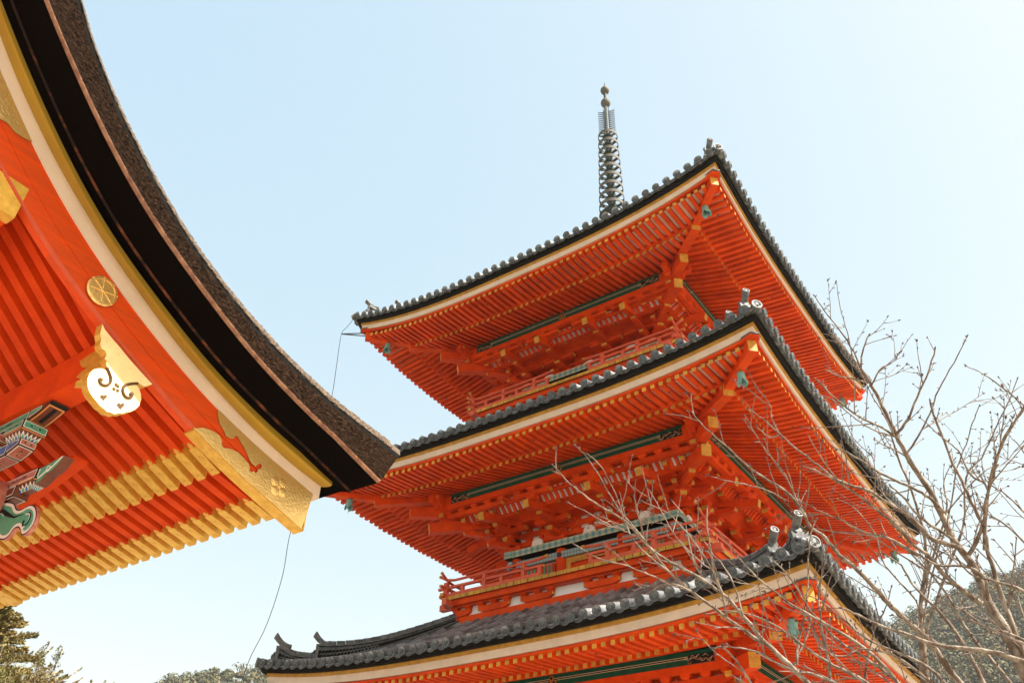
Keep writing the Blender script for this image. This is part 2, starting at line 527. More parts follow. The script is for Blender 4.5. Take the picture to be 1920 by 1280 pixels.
    for k in range(-n - 1, n + 1):
        x = k * rp + off + rnd.uniform(-.005, .005)
        ax = abs(x)
        je = rnd.uniform(-.012, .012)
        for (mb, ya, yb, fn, hh, ww) in ((fly, e - fd + je, e - bd - 0.25, zf_top, 0.115, 0.088), (base, e - bd - je, s['c'] - 0.05, zb_top, 0.125, 0.092)):
            yi = max(yb, ax + 0.02)
            if yi > ya - 0.12: continue
            segs = 2 if ya - yi > 0.8 else 1
            N = 3
            vs = []
            for j in range(N + 1):
                y = ya + (yi - ya) * j / N
                zt = fn(x, y)
                tp = hh * (0.80 + 0.20 * min(1, (ya - y) / 0.5))
                vs += [(x - ww / 2, -y, zt - tp), (x + ww / 2, -y, zt - tp), (x + ww / 2, -y, zt), (x - ww / 2, -y, zt)]
            fs = [(0, 1, 2, 3)]; ks = ['yellow']
            for j in range(N):
                for a in range(4):
                    b = (a + 1) % 4
                    fs.append((4 * j + a, 4 * j + b, 4 * j + 4 + b, 4 * j + 4 + a)); ks.append('red')
            fs.append((4 * N, 4 * N + 1, 4 * N + 2, 4 * N + 3)); ks.append('red')
            mb.add(vs, fs, ks)
            # nail hole plug now and then
            if mb is fly and (k % 9 == 2) and 0.3 < ax < e - 0.5:
                yy = ya - 0.34
                z = fn(x, yy) - hh - 0.003
                mb.lathe([(0.026, 0.0), (0.024, -0.014), (0, -0.014)], (x + 0.02, -yy, z + 0.012), 'dark', 8)
    # soffit boards above the rafters, kioi between the two rows
    for (o0, o1, fn, k) in ((e - 0.18, e - bd - 0.05, zf_top, 'white'), (e - bd - 0.03, s['c'] - 0.1, zb_top, 'white')):
        Ny = 4; vs = []; fs = []
        for j in range(Ny + 1):
            y = o0 + (o1 - o0) * j / Ny
            for q in xs:
                x = q * y
                vs.append((x, -y, fn(x, y) + 0.004))
        for j in range(Ny):
            for a in range(NX):
                fs.append((j * (NX + 1) + a, j * (NX + 1) + a + 1, (j + 1) * (NX + 1) + a + 1, (j + 1) * (NX + 1) + a))
        sof.add(vs, fs, k)
    def sec(j):
        out = []
        for (y, dz) in ((e - bd + 0.045, 0.003), (e - bd + 0.045, 0.10), (e - bd - 0.07, 0.12), (e - bd - 0.07, 0.003)):
            x = xs[j] * y
            out.append((x, -y, zb_top(x, e - bd) + dz))
        return out
    sof.sweep(xs, sec, 'red', caps=False)
    fo = fly.build('flying_rafter_row', eo)
    bo = base.build('base_rafter_row', eo)
    sf = sof.build('soffit_board', eo)
    return [r, eo], zf_top, zb_top

def onigawara(mb, d, z, dirn, w=0.30, h=0.42, tube=0.55):
    """end tile of a hip ridge: shield, horns, boss, and the round tile that kicks up above it. d along diagonal"""
    a = Vector((1, -1, 0)).normalized()      # outward
    sd_ = Vector((1, 1, 0)).normalized()
    o = Vector((d, -d, z))
    prof = [(-w * .5, 0), (-w * .55, h * .3), (-w * .38, h * .62), (-w * .52, h * .95), (-w * .25, h * .80), (0, h * .92),
            (w * .25, h * .80), (w * .52, h * .95), (w * .38, h * .62), (w * .55, h * .3), (w * .5, 0)]
    mb.plate([o + sd_ * p + Vector((0, 0, q)) for p, q in prof], a * -0.07, 'ridge_tile')
    mb.lathe([(0.0, 0.10), (0.05, 0.085), (0.075, 0.04), (0.08, 0)], o + Vector((0, 0, h * .50)), 'ridge_tile', 10, a)
    for sgn in (-1, 1):
        mb.lathe([(0.0, 0.05), (0.03, 0.04), (0.04, 0)], o + sd_ * sgn * w * .27 + Vector((0, 0, h * .62)), 'ridge_tile', 8, a)
        c = o + sd_ * sgn * w * .34 + Vector((0, 0, h * .25)) + a * 0.02
        pts = [c + (sd_ * math.cos(t) * sgn + Vector((0, 0, 1)) * math.sin(t)) * (0.085 - 0.011 * t) for t in [q * 0.7 for q in range(8)]]
        mb.tube(pts, [0.022] * 7 + [0.012], 'ridge_tile', 6)
        for q in range(4):
            c2 = o + sd_ * sgn * w * (0.18 + 0.09 * q) + Vector((0, 0, h * (0.06 + 0.03 * q))) + a * 0.02
            mb.lathe([(0.0, 0.03), (0.02, 0.02), (0.028, 0)], c2, 'ridge_tile', 6, a)
    return o

def tori_tube(mb, d, z, L=0.36, rise=0.21, r=0.054):
    """round tile that sweeps up off the ridge end and is cut nearly upright"""
    a = Vector((1, -1, 0)).normalized(); sd_ = Vector((1, 1, 0)).normalized()
    o = Vector((d, -d, z)); n = 14; vs = []; fs = []
    J = 9
    for j in range(J):
        q = j / (J - 1)
        c = o + a * (-0.28 + L * q) + Vector((0, 0, rise * q ** 2.2 - 0.01))
        ang = 0.12 + 0.30 * q        # tilt of the ring's own plane, less than the sweep
        nn = a * math.cos(ang) + Vector((0, 0, math.sin(ang)))
        v = sd_.cross(nn) * -1
        rr = r * (0.92 + 0.42 * q)
        for t in range(n):
            th = 2 * PI * t / n
            vs.append(c + (sd_ * math.cos(th) + v * math.sin(th)) * rr)
    for j in range(J - 1):
        for t in range(n):
            t2 = (t + 1) % n
            fs.append((j * n + t, j * n + t2, (j + 1) * n + t2, (j + 1) * n + t))
    mb.add(vs, fs, 'ridge_tile')
    disc(mb, c + nn * 0.008, nn, rr, 'tile_pale', 'ridge_tile')

def hip_ridge(s, pg):
    """front-right hip, in two steps as on the photo"""
    y0 = s['e'] + 0.12
    a = Vector((1, -1, 0)).normalized(); sd_ = Vector((1, 1, 0)).normalized()
    def zt(d):
        t = y0 - d
        return tile_z(s, d, max(0, t))
    mb = MB()
    dA = s['e'] - 0.02; dB = s['e'] - 0.72; dC = y0 - s['T'] + 0.02
    dC = max(dC, 0.35)
    def run(d0, d1, h0, h1, w, up):
        n = 16
        ds = [d0 + (d1 - d0) * j / n for j in range(n + 1)]
        def kick(j): return up * max(0, 1 - j / (n * 0.55)) ** 2
        def top(j): return zt(ds[j]) + h0 + (h1 - h0) * j / n + kick(j)
        layers = 4
        for l in range(layers):
            def sec(j):
                zt0 = zt(ds[j]) - 0.03; zz = top(j)
                z0 = zt0 + (zz - zt0) * l / layers; z1 = zt0 + (zz - zt0) * (l + 0.86) / layers
                ww = w * (1.16 - 0.10 * l) / 2
                c = Vector((ds[j], -ds[j], 0))
                return [c - sd_ * ww + Vector((0, 0, z0)), c + sd_ * ww + Vector((0, 0, z0)), c + sd_ * ww + Vector((0, 0, z1)), c - sd_ * ww + Vector((0, 0, z1))]
            mb.sweep(ds, sec, 'ridge_tile' if l != 1 and l != 2 else 'black')
        pts = [Vector((ds[j], -ds[j], top(j) + 0.035)) for j in range(n + 1)]
        for j in range(n):
            mb.tube([pts[j], pts[j + 1] + (pts[j] - pts[j + 1]) * 0.04], [0.082, 0.072], 'ridge_tile', 10)
        for sg in (-1, 1):    # side fillet tiles
            mb.tube([Vector((ds[j], -ds[j], zt(ds[j]) + 0.05)) + sd_ * sg * w * 0.66 for j in range(n + 1)], 0.038, 'ridge_tile', 8)
            mb.tube([Vector((ds[j], -ds[j], top(j) - 0.015)) + sd_ * sg * w * 0.52 for j in range(n + 1)], 0.022, 'ridge_tile', 6)
        # ring-tile openwork along the sides near the raised end
        for sg in (-1, 1):
            L = abs(d1 - d0) * 1.414
            m_ = int(min(L, 1.3) / 0.075)
            for rw in range(3):
                for q in range(m_):
                    dd = d0 + (d1 - d0) * ((q + 0.5 * (rw % 2) + 0.6) * 0.075 / L)
                    jf = (dd - d0) / (d1 - d0) * n
                    zb_ = zt(dd) + 0.06
                    zz = zt(dd) + h0 + (h1 - h0) * jf / n + kick(jf) - 0.05
                    if zz - zb_ < 0.055 * (rw + 1): continue
                    zc_ = zb_ + (zz - zb_) * (rw + 0.2) / 3
                    c = Vector((dd, -dd, zc_)) + sd_ * sg * w * 0.52
                    pts = [c + a * 0.036 * math.cos(t) + Vector((0, 0, 0.030 * math.sin(t))) for t in (0, PI / 4, PI / 2, 3 * PI / 4, PI)]
                    mb.tube(pts, 0.010, 'tile_pale', 4)
        return top(0)
    tA = run(dA - 0.10, dB + 0.05, 0.30, 0.16, 0.17, 0.12)
    tB = run(dB, dC, 0.30, 0.20, 0.19, 0.12)
    o = mb.build('hip_ridge', pg, smooth=40)
    for (d, z, tp) in ((dA - 0.06, zt(dA) - 0.02, tA), (dB + 0.04, zt(dB), tB)):
        k = MB()
        onigawara(k, d, z, 1, 0.30, tp - z + 0.02)
        k.build('ridge_end_tile', o, smooth=40)
        k = MB()
        tori_tube(k, d - 0.02, tp + 0.04)
        k.build('raised_round_tile', o, smooth=40)
    k = MB()   # corner eave tile
    z = s['hc'] + 0.16
    k.tube([Vector((s['e'] + 0.02, -(s['e'] + 0.02), z)), Vector((s['e'] + 0.17, -(s['e'] + 0.17), z + 0.05))], [0.085, 0.10], 'ridge_tile', 12)
    disc(k, Vector((s['e'] + 0.18, -(s['e'] + 0.18), z + 0.053)), (1, -1, 0.2), 0.105, 'tile_pale', 'tile_pale')
    k.add([(s['e'] - .25, -(s['e'] + .10), z - .06), (s['e'] + .12, -(s['e'] + .12), z - .05), (s['e'] + .10, -(s['e'] - .25), z - .06), (s['e'] - .2, -(s['e'] - .2), z + .03)], [(0, 1, 2, 3)], 'ridge_tile')
    k.build('corner_eave_tile', o, smooth=40)
    return o

def corner_rafter(s, pg):
    e = s['e']; hc = s['hc']
    mb = MB()
    def D(d, z): return Vector((d, -d, z))
    # upper (flying) hip beam
    mb.beam(D(e - 1.30, hc - 0.50), D(e - 0.13, hc - 0.43), 0.18, 0.25, 'red', 'yellow')
    # lower hip beam
    mb.beam(D(s['c'], s['hm'] + 0.40), D(e - 1.02, hc - 0.60), 0.22, 0.27, 'red', 'yellow')
    # long diagonal tail rafters
    o = mb.build('corner_rafter', pg)
    for z0_, d1_, z1_ in ((0.66, 1.66, 0.40), (0.46, 2.02, 0.03)):
        k = MB()
        k.beam(D(s['c'] - 0.2, s['tail'] + z0_), D(e - d1_, s['tail'] + z1_), 0.21, 0.25, 'red', 'yellow')
        k.build('diagonal_tail_rafter', o)
    k = MB()   # little copper-roofed cap over the end of the hip beam
    a = Vector((1, -1, 0)).normalized(); t = Vector((1, 1, 0)).normalized()
    c = D(e - 0.10, hc - 0.300)
    for (z0, z1, ext, kk) in ((0.0, 0.035, 0.0, 'red'), (0.038, 0.06, 0.03, 'tile_end')):
        pts = [c + t * (0.19 + ext) + a * (-0.16 - 0.0), c + a * (0.10 + ext) + t * 0.09, c + a * (0.10 + ext) - t * 0.09, c - t * (0.19 + ext) + a * -0.16, c - a * 0.3]
        k.plate([p + Vector((0, 0, z0)) for p in pts], (0, 0, z1 - z0), kk)
    k.build('rafter_end_cap', o)
    return o

def masu(mb, x, y, z, w=0.20, h=0.13, d=None, k='red'):
    """bearing block, dished below"""
    d = d or w
    a = w / 2; b = d / 2; s_ = 0.62
    zz = [(z, s_), (z + h * 0.2, s_ + 0.06), (z + h * 0.42, 0.94), (z + h * 0.45, 1.0), (z + h, 1.0)]
    vs = []
    for q, f in zz: vs += [(x - a * f, y - b * f, q), (x + a * f, y - b * f, q), (x + a * f, y + b * f, q), (x - a * f, y + b * f, q)]
    fs = [(3, 2, 1, 0)]
    for i in range(len(zz) - 1):
        for j in range(4):
            j2 = (j + 1) % 4
            fs.append((4 * i + j, 4 * i + j2, 4 * i + 4 + j2, 4 * i + 4 + j))
    n = 4 * (len(zz) - 1)
    fs.append((n, n + 1, n + 2, n + 3))
    ks = [k] * len(fs)
    mb.add(vs, fs, ks)

def hijiki(mb, c, L, ax, z, w=0.12, h=0.14, k='red'):
    """bracket arm of half length L along ax, its lower ends curved up, ends painted ochre"""
    c = Vector(c); ax = Vector(ax).normalized(); sd_ = Vector((-ax.y, ax.x, 0)) * w / 2
    prof = [(-L, z + h), (-L, z + h * .45), (-L + h * .25, z + h * .22), (-L + h * .7, z + h * .05), (-L + h * 1.2, z)]
    prof = prof + [(-p, q) for p, q in prof[::-1]]
    n = len(prof)
    vs = [c + ax * p + sd_ + Vector((0, 0, q)) for p, q in prof] + [c + ax * p - sd_ + Vector((0, 0, q)) for p, q in prof]
    for v in vs: v.z = v.z
    fs = [tuple(range(n)), tuple(range(2 * n - 1, n - 1, -1))]; ks = [k, k]
    for i in range(n):
        j = (i + 1) % n
        fs.append((i, n + i, n + j, j)); ks.append('yellow' if i in (0, 1, n - 3, n - 2) else k)
    mb.add(vs, fs, ks)

def bracket_set(s, x, pg, corner=False):
    """three-stepped bracket cluster on the front face at column x"""
    c = s['c']; zp = s['plate'] + 0.17
    top = s['hm'] - 0.335
    H = top - zp
    st = H / 4.0
    mb = MB()
    masu(mb, x, -c, zp, 0.34, st * 0.62)
    z1 = zp + st * 0.55
    out = 0.43
    # projecting arms
    for i in range(3):
        z = z1 + st * i
        yo = c + out * (i + 1) if i < 2 else c + out * 3
        if i < 2:
            hijiki(mb, (x, -(c + (out * (i + 1) - 0.3) / 2), 0), (out * (i + 1) + 0.3) / 2 + 0.15, (0, 1, 0), z + .001, 0.16, st * 0.50)
        # cross arms on each step
        for j in range(0, i + 1):
            y = c + out * j
            if not corner or j == 0 or True:
                hijiki(mb, (x, -y, 0), 0.47, (1, 0, 0), z + 0.004 * j, 0.155, st * 0.52)
                for q in (-0.34, 0, 0.34):
                    masu(mb, x + q * 1.08, -y, z + st * 0.52, 0.215, st * 0.42)
    # outermost cross arm with three blocks under the purlin
    yo = c + out * 3
    zt = top - st * 0.92
    hijiki(mb, (x, -yo, 0), 0.52, (1, 0, 0), zt, 0.14, st * 0.48)
    for q in (-0.40, 0, 0.40):
        masu(mb, x + q, -yo, zt + st * 0.48, 0.215, st * 0.46)
    masu(mb, x, -yo, zt - st * 0.42, 0.24, st * 0.42)
    o = mb.build('bracket_cluster', pg)
    k = MB()
    tz = s['tail']
    k.beam((x, -(c - 0.2), tz + 0.42), (x, -(c + 1.57), tz), 0.155, 0.185, 'red', 'yellow')
    k.build('tail_rafter', o)
    return o

def corner_bracket(s, pg):
    c = s['c']; zp = s['plate'] + 0.17
    top = s['hm'] - 0.335
    st = (top - zp) / 4.0
    mb = MB()
    a = Vector((1, -1, 0)).normalized()
    masu(mb, c, -c, zp, 0.36, st * 0.62)
    z1 = zp + st * 0.55; out = 0.43
    for i in range(3):
        z = z1 + st * i
        if i < 2:
            l = out * (i + 1)
            hijiki(mb, (c, -(c + l / 2), 0), l / 2 + 0.15, (0, 1, 0), z, 0.13, st * 0.5)
            hijiki(mb, (c + l / 2, -c, 0), l / 2 + 0.15, (1, 0, 0), z, 0.13, st * 0.5)
        dl = out * (i + 1) * 1.414
        hijiki(mb, Vector((c, -c, 0)) + a * dl / 2, dl / 2 + 0.17, a, z + 0.003, 0.15, st * 0.5)
        for j in range(i + 1):
            y = c + out * j
            hijiki(mb, (c + (out * i - 0.30) / 2 + 0.03, -y, 0), 0.44 + out * i / 2, (1, 0, 0), z + 0.006 + 0.002 * j, 0.12, st * .5)
            hijiki(mb, (y, -(c + (out * i - 0.30) / 2 + 0.03), 0), 0.44 + out * i / 2, (0, 1, 0), z + 0.009 + 0.002 * j, 0.12, st * .5)
            for q in (-0.34, 0.0, 0.36):
                masu(mb, c + q, -y, z + st * .5, 0.17, st * .42)
                masu(mb, y, -(c + q), z + st * .5, 0.17, st * .42)
        masu(mb, (c + out * (i + 1)) - .02, -(c + out * (i + 1)) + .02, z + st * .5, 0.20, st * .42)
    yo = c + out * 3; zt = top - st * 0.92
    for sgn in (0, 1):
        cc = (c + 0.55, -yo, 0) if sgn == 0 else (yo, -(c + 0.55), 0)
        hijiki(mb, cc, 0.98, (1, 0, 0) if sgn == 0 else (0, 1, 0), zt + 0.004 * sgn, 0.13, st * .48)
        for q in (-0.4, 0, 0.4, 0.8, 1.2):
            if sgn == 0: masu(mb, c + q, -yo, zt + st * .48, 0.19, st * .42)
            else: masu(mb, yo, -(c + q), zt + st * .48, 0.19, st * .42)
    o = mb.build('corner_bracket_cluster', pg)
    k = MB()
    tz = s['tail']
    k.beam((c, -(c - 0.2), tz + 0.42), (c, -(c + 1.57), tz), 0.155, 0.185, 'red', 'yellow')
    k.build('tail_rafter', o)
    k = MB()
    k.beam((c - 0.2, -c, tz + 0.424), (c + 1.57, -c, tz + 0.004), 0.155, 0.185, 'red', 'yellow')
    k.build('tail_rafter', o)
    # cloud-shaped kick blocks at the purlin corner
    for (px_, py_, ax) in ((yo + .22, -yo, 0), (yo, -(yo + .22), 1)):
        k = MB()
        p = [(0, 0), (0.30, 0.30), (0.36, 0.42), (0.22, 0.44), (0.20, 0.52), (0.06, 0.5), (-0.02, 0.3), (-0.16, 0.12), (-0.2, 0)]
        if ax == 0: k.plate([(px_ + u * .8, py_ - 0.05, s['hm'] - 0.36 + w * .8) for u, w in p], (0, 0.10, 0), 'red'); k.box(px_ + .20, px_ + .262, py_ - .056, py_ + .056, s['hm'] - .10, s['hm'] - .04, 'yellow')
        else: k.plate([(px_ - 0.05, py_ - u * .8, s['hm'] - 0.36 + w * .8) for u, w in p], (0.10, 0, 0), 'red'); k.box(px_ - .056, px_ + .056, py_ - .262, py_ - .20, s['hm'] - .10, s['hm'] - .04, 'yellow')
        k.build('scroll_strut', o)
    return o

def body_side(s, i, pg):
    """front wall with its tie beams, door or window, step beams and coved ceiling"""
    c = s['c']; zp = s['plate']; out_l = []
    top = s['hm'] - 0.335
    st = (top - zp - 0.17) / 4.0
    floor = 0.9 if i == 0 else s['deck'][1] + 0.09
    w = MB()
    w.box(-c, c, -c, -c + 0.08, floor, zp - 0.25, 'plaster')
    # wall above the plate: alternating plank tiers and white gaps between blocks
    w.box(-c, c, -c + 0.02, -c + 0.1, zp + 0.1, top + 0.5, 'white')
    for q in range(4):
        z = zp + 0.17 + st * (0.55 + q)
        w.box(-c - .3, c + .3, -c - 0.05, -c + 0.018, z, z + st * 0.50, 'red')
    o = w.build('wall', pg); out_l.append(o)
    # white lens panels with red spandrels between blocks
    b = MB()
    yb = -(c + 0.23)
    L = c + 0.27
    b.box(-L + .01, L - .01, yb, -c - 0.02, zp, zp + 0.17, 'diaper', bottom='black')
    b.box(-L + 0.04, L - 0.04, yb + 0.09, -c - 0.02, zp - 0.26, zp - 0.09, 'diaper2')
    t = b.build('painted_tie_beam', pg); out_l.append(t)
    for x in (-c, -s['ci'], s['ci'], c):
        k = MB()
        k.lathe([(0.0, -0.045), (0.055, -0.04), (0.07, 0.0)], (x, yb + 0.09, zp - 0.175), 'dark', 6, (0, 1, 0))
        k.build('beam_stud', t)
    # frog-leg struts: pale humps standing on the plate between columns
    fz = zp + 0.172
    for x in (-(c + s['ci']) / 2, 0, (c + s['ci']) / 2):
        h = MB()
        hw = 0.30; hh = st * 0.95
        pr = [(-hw, 0), (-hw * .75, hh * .12), (-hw * .52, hh * .34), (-hw * .45, hh * .8), (-hw * .2, hh), (hw * .2, hh), (hw * .45, hh * .8), (hw * .52, hh * .34), (hw * .75, hh * .12), (hw, 0)]
        h.plate([(x + u, -c - 0.12, fz + v) for u, v in pr], (0, 0.06, 0), 'plaster')
        u_ = h.build('strut', pg); out_l.append(u_)
    # step beams
    sb = MB()
    out = 0.43
    for j in (1, 2):
        y = c + out * j
        z = zp + 0.17 + st * (0.55 + j + 0.92)
        sb.box(-y - .25, y + .25, -y - 0.055, -y + 0.055, z - 0.01, z + st * 0.55, 'red')
    z = zp + 0.17 + st * (0.55 + 1.45)
    # white pieces between blocks on the wall tiers
    for q in range(4):
        zz = zp + 0.17 + st * (1.05 + q)
        n = int(2 * c / 0.34)
        for r in range(n):
            x = -c + (r + 0.5) * 2 * c / n
            sb.plate([(x + 0.10 * math.cos(t_), -c + 0.012, zz + 0.01 + st * 0.26 * math.sin(t_)) for t_ in [PI * a / 6 for a in range(7)]], (0, -0.012, 0), 'plaster')
            sb.box(x - 0.17 - 0.05, x - 0.17 + 0.05, -c - 0.05, -c + 0.016, zz, zz + st * 0.5, 'red')
    out_l.append(sb.build('step_beam', pg))
    # coved ceilings with white boards and red ribs
    cv = MB()
    def cove(ya, za, yb_, zb_, kind):
        n = int(2 * ya / 0.17); N = 6
        for r in range(N):
            pass
        def pt(q, x):
            y = ya + (yb_ - ya) * q
            z = za + (zb_ - za) * (math.sin(q * PI / 2))
            return (x, -y, z)
        vs = []; fs = []
        for j in range(N + 1):
            q = j / N
            y = ya + (yb_ - ya) * q
            vs += [pt(q, -y), pt(q, y)]
        for j in range(N): fs.append((2 * j, 2 * j + 1, 2 * j + 3, 2 * j + 2))
        cv.add(vs, fs, 'plaster' if kind else 'white')
        k_ = int(2 * ya / 0.155)
        for a in range(-k_ // 2, k_ // 2 + 1):
            x = a * 0.155
            def sec(j):
                p = pt(j / N, x)
                return [(x - 0.036, p[1] - .02, p[2] - 0.055), (x + 0.036, p[1] - .02, p[2] - 0.055), (x + 0.036, p[1], p[2] + 0.01), (x - 0.036, p[1], p[2] + 0.01)]
            cv.sweep(range(N + 1), sec, 'red')
    z2 = zp + 0.17 + st * (0.55 + 2.45)
    yq = c + out * 3 - 0.10
    cv.box(-yq, yq, -yq, -yq + 0.05, top - 0.16, top + 0.20, 'red')
    cove(c + out * 2 + 0.06, z2 - 0.02, c + out * 3 - 0.06, top - 0.05, 1)
    # flat latticed ceiling between the first two steps
    z1 = zp + 0.17 + st * (0.55 + 1.95)
    cv.add([(-c - out, -(c + out), z1), (c + out, -(c + out), z1), (c + 2 * out, -(c + 2 * out), z1 + st * .9), (-c - 2 * out, -(c + 2 * out), z1 + st * .9)], [(0, 1, 2, 3)], 'red')
    cv.add([(-c, -c, z1), (c, -c, z1), (c + out, -(c + out), z1 + .01), (-c - out, -(c + out), z1 + .01)], [(0, 1, 2, 3)], 'red')
    out_l.append(cv.build('coved_ceiling', pg))
    # green purlin with cream lines, dragon-scroll ends and round crests
    g_ = MB()
    e = s['e']; yp = e - 2.15; zt = s['hm'] - 0.215
    Lp = yp - 0.42
    g_.box(-yp - .4, yp + .4, -yp + 0.002, -yp + 0.15, zt - 0.004, zt + 0.225, 'red')
    g_.box(-yp - .2, yp + .2, -yp + 0.03, -yp + 0.16, zt - 0.125, zt - 0.006, 'red')
    g_.box(-Lp, Lp, -yp - 0.012, -yp + 0.15, zt - 0.002, zt + 0.23, 'green', bottom='green')
    for (dz, hh, kk) in ((0.096, 0.010, 'cream'), (0.108, 0.020, 'pblack'), (0.130, 0.010, 'cream')):
        g_.box(-Lp + .5, Lp - .5, -yp - 0.016, -yp - 0.010, zt + dz, zt + dz + hh, kk)
    go = g_.build('green_purlin', pg)
    for q in (-1, 1):   # scroll ends
        k = MB()
        for a in range(26):
            x0 = q * (Lp - 0.03 - a * 0.021); z0 = zt + 0.02 + rnd.random() * 0.12
            pts = [(x0 + 0.035 * math.cos(b * .8) * q, -yp - 0.016, z0 + 0.018 * math.sin(b * 1.1 + a)) for b in range(5)]
            k.tube(pts, 0.004, 'cream' if a % 3 else 'porange', 4)
        k.box(q * (Lp - .5), q * (Lp - 0.005), -yp - 0.0155, -yp - 0.0125, zt + 0.006, zt + 0.16, 'pblack')
        k.build('purlin_scroll', go)
    k = MB()
    for x in (0,):
        for (u, v) in ((-0.055, -0.03), (0.055, -0.03), (0, 0.055)):
            k.lathe([(0.0, 0.03), (0.035, 0.03), (0.038, 0.02), (0.052, 0.02), (0.055, 0.0)], (x + u, -yp - 0.012, zt + 0.085 + v), 'gold_dark', 12, (0, -1, 0))
            k.lathe([(0.0, 0.034), (0.028, 0.034), (0.030, 0.028)], (x + u, -yp - 0.012, zt + 0.085 + v), 'pblack', 10, (0, -1, 0))
    k.build('purlin_crest', go)
    out_l.append(go)
    # columns and doorway
    for x in (-c, -s['ci'], s['ci']):
        k = MB()
        k.lathe([(0.155, 0), (0.155, zp - floor - .09), (0.135, zp - floor)], (x, -c, floor), 'red', 18)
        out_l.append(k.build('column', pg, smooth=40))
    d = MB()
    ci = s['ci']
    d.box(-ci + .16, ci - .16, -c - 0.02, -c - 0.002, floor, zp - .26, 'red')
    d.box(-ci + .16, ci - .16, -c - 0.08, -c - 0.022, zp - 0.40, zp - .265, 'yellow')
    d.box(-ci + .16, -ci + .27, -c - 0.08, -c - 0.022, floor, zp - .40, 'yellow')
    d.box(ci - .27, ci - .16, -c - 0.08, -c - 0.022, floor, zp - .40, 'yellow')
    d.box(-c - .1, c + .1, -c - 0.17, -c - 0.09, zp - .98, zp - .84, 'red')
    out_l.append(d.build('door', pg))
    wn = MB()
    for q in (-1, 1):
        x0, x1 = sorted((q * (ci + .18), q * (c - .18)))
        wn.box(x0, x1, -c - 0.06, -c - 0.002, zp - .83, zp - .30, 'red')
        n = 9
        for a in range(n):
            xx = x0 + .08 + (x1 - x0 - .16) * a / (n - 1)
            wn.box(xx - .018, xx + .018, -c - 0.085, -c - 0.062, zp - .80, zp - .34, 'pgreen')
    out_l.append(wn.build('slat_window', pg))
    return out_l

def curved_rail(mb, x0, x1, y, z, r, k, tip0=None, tip1=None, n=14, axis=0, yend=0):
    """round rail whose named ends sweep up and end in ochre"""
    pts = []
    for j in range(n + 1):
        q = j / n; x = x0 + (x1 - x0) * q
        dz = 0
        if tip1: dz += tip1 * max(0, (q * (x1 - x0) - (x1 - x0) + 0.45) / 0.45) ** 2
        if tip0: dz += tip0 * max(0, (0.45 - q * (x1 - x0)) / 0.45) ** 2
        pts.append((x, y, z + dz))
    mb.tube(pts, r, k, 8)
    for f, t in ((tip0, (0, 1)), (tip1, (-1, -2))):
        if f:
            p = Vector(pts[t[0]]); d = (p - Vector(pts[t[1]])).normalized()
            mb.tube([p - d * 0.05, p + d * 0.012], r * 1.12, 'yellow', 8)

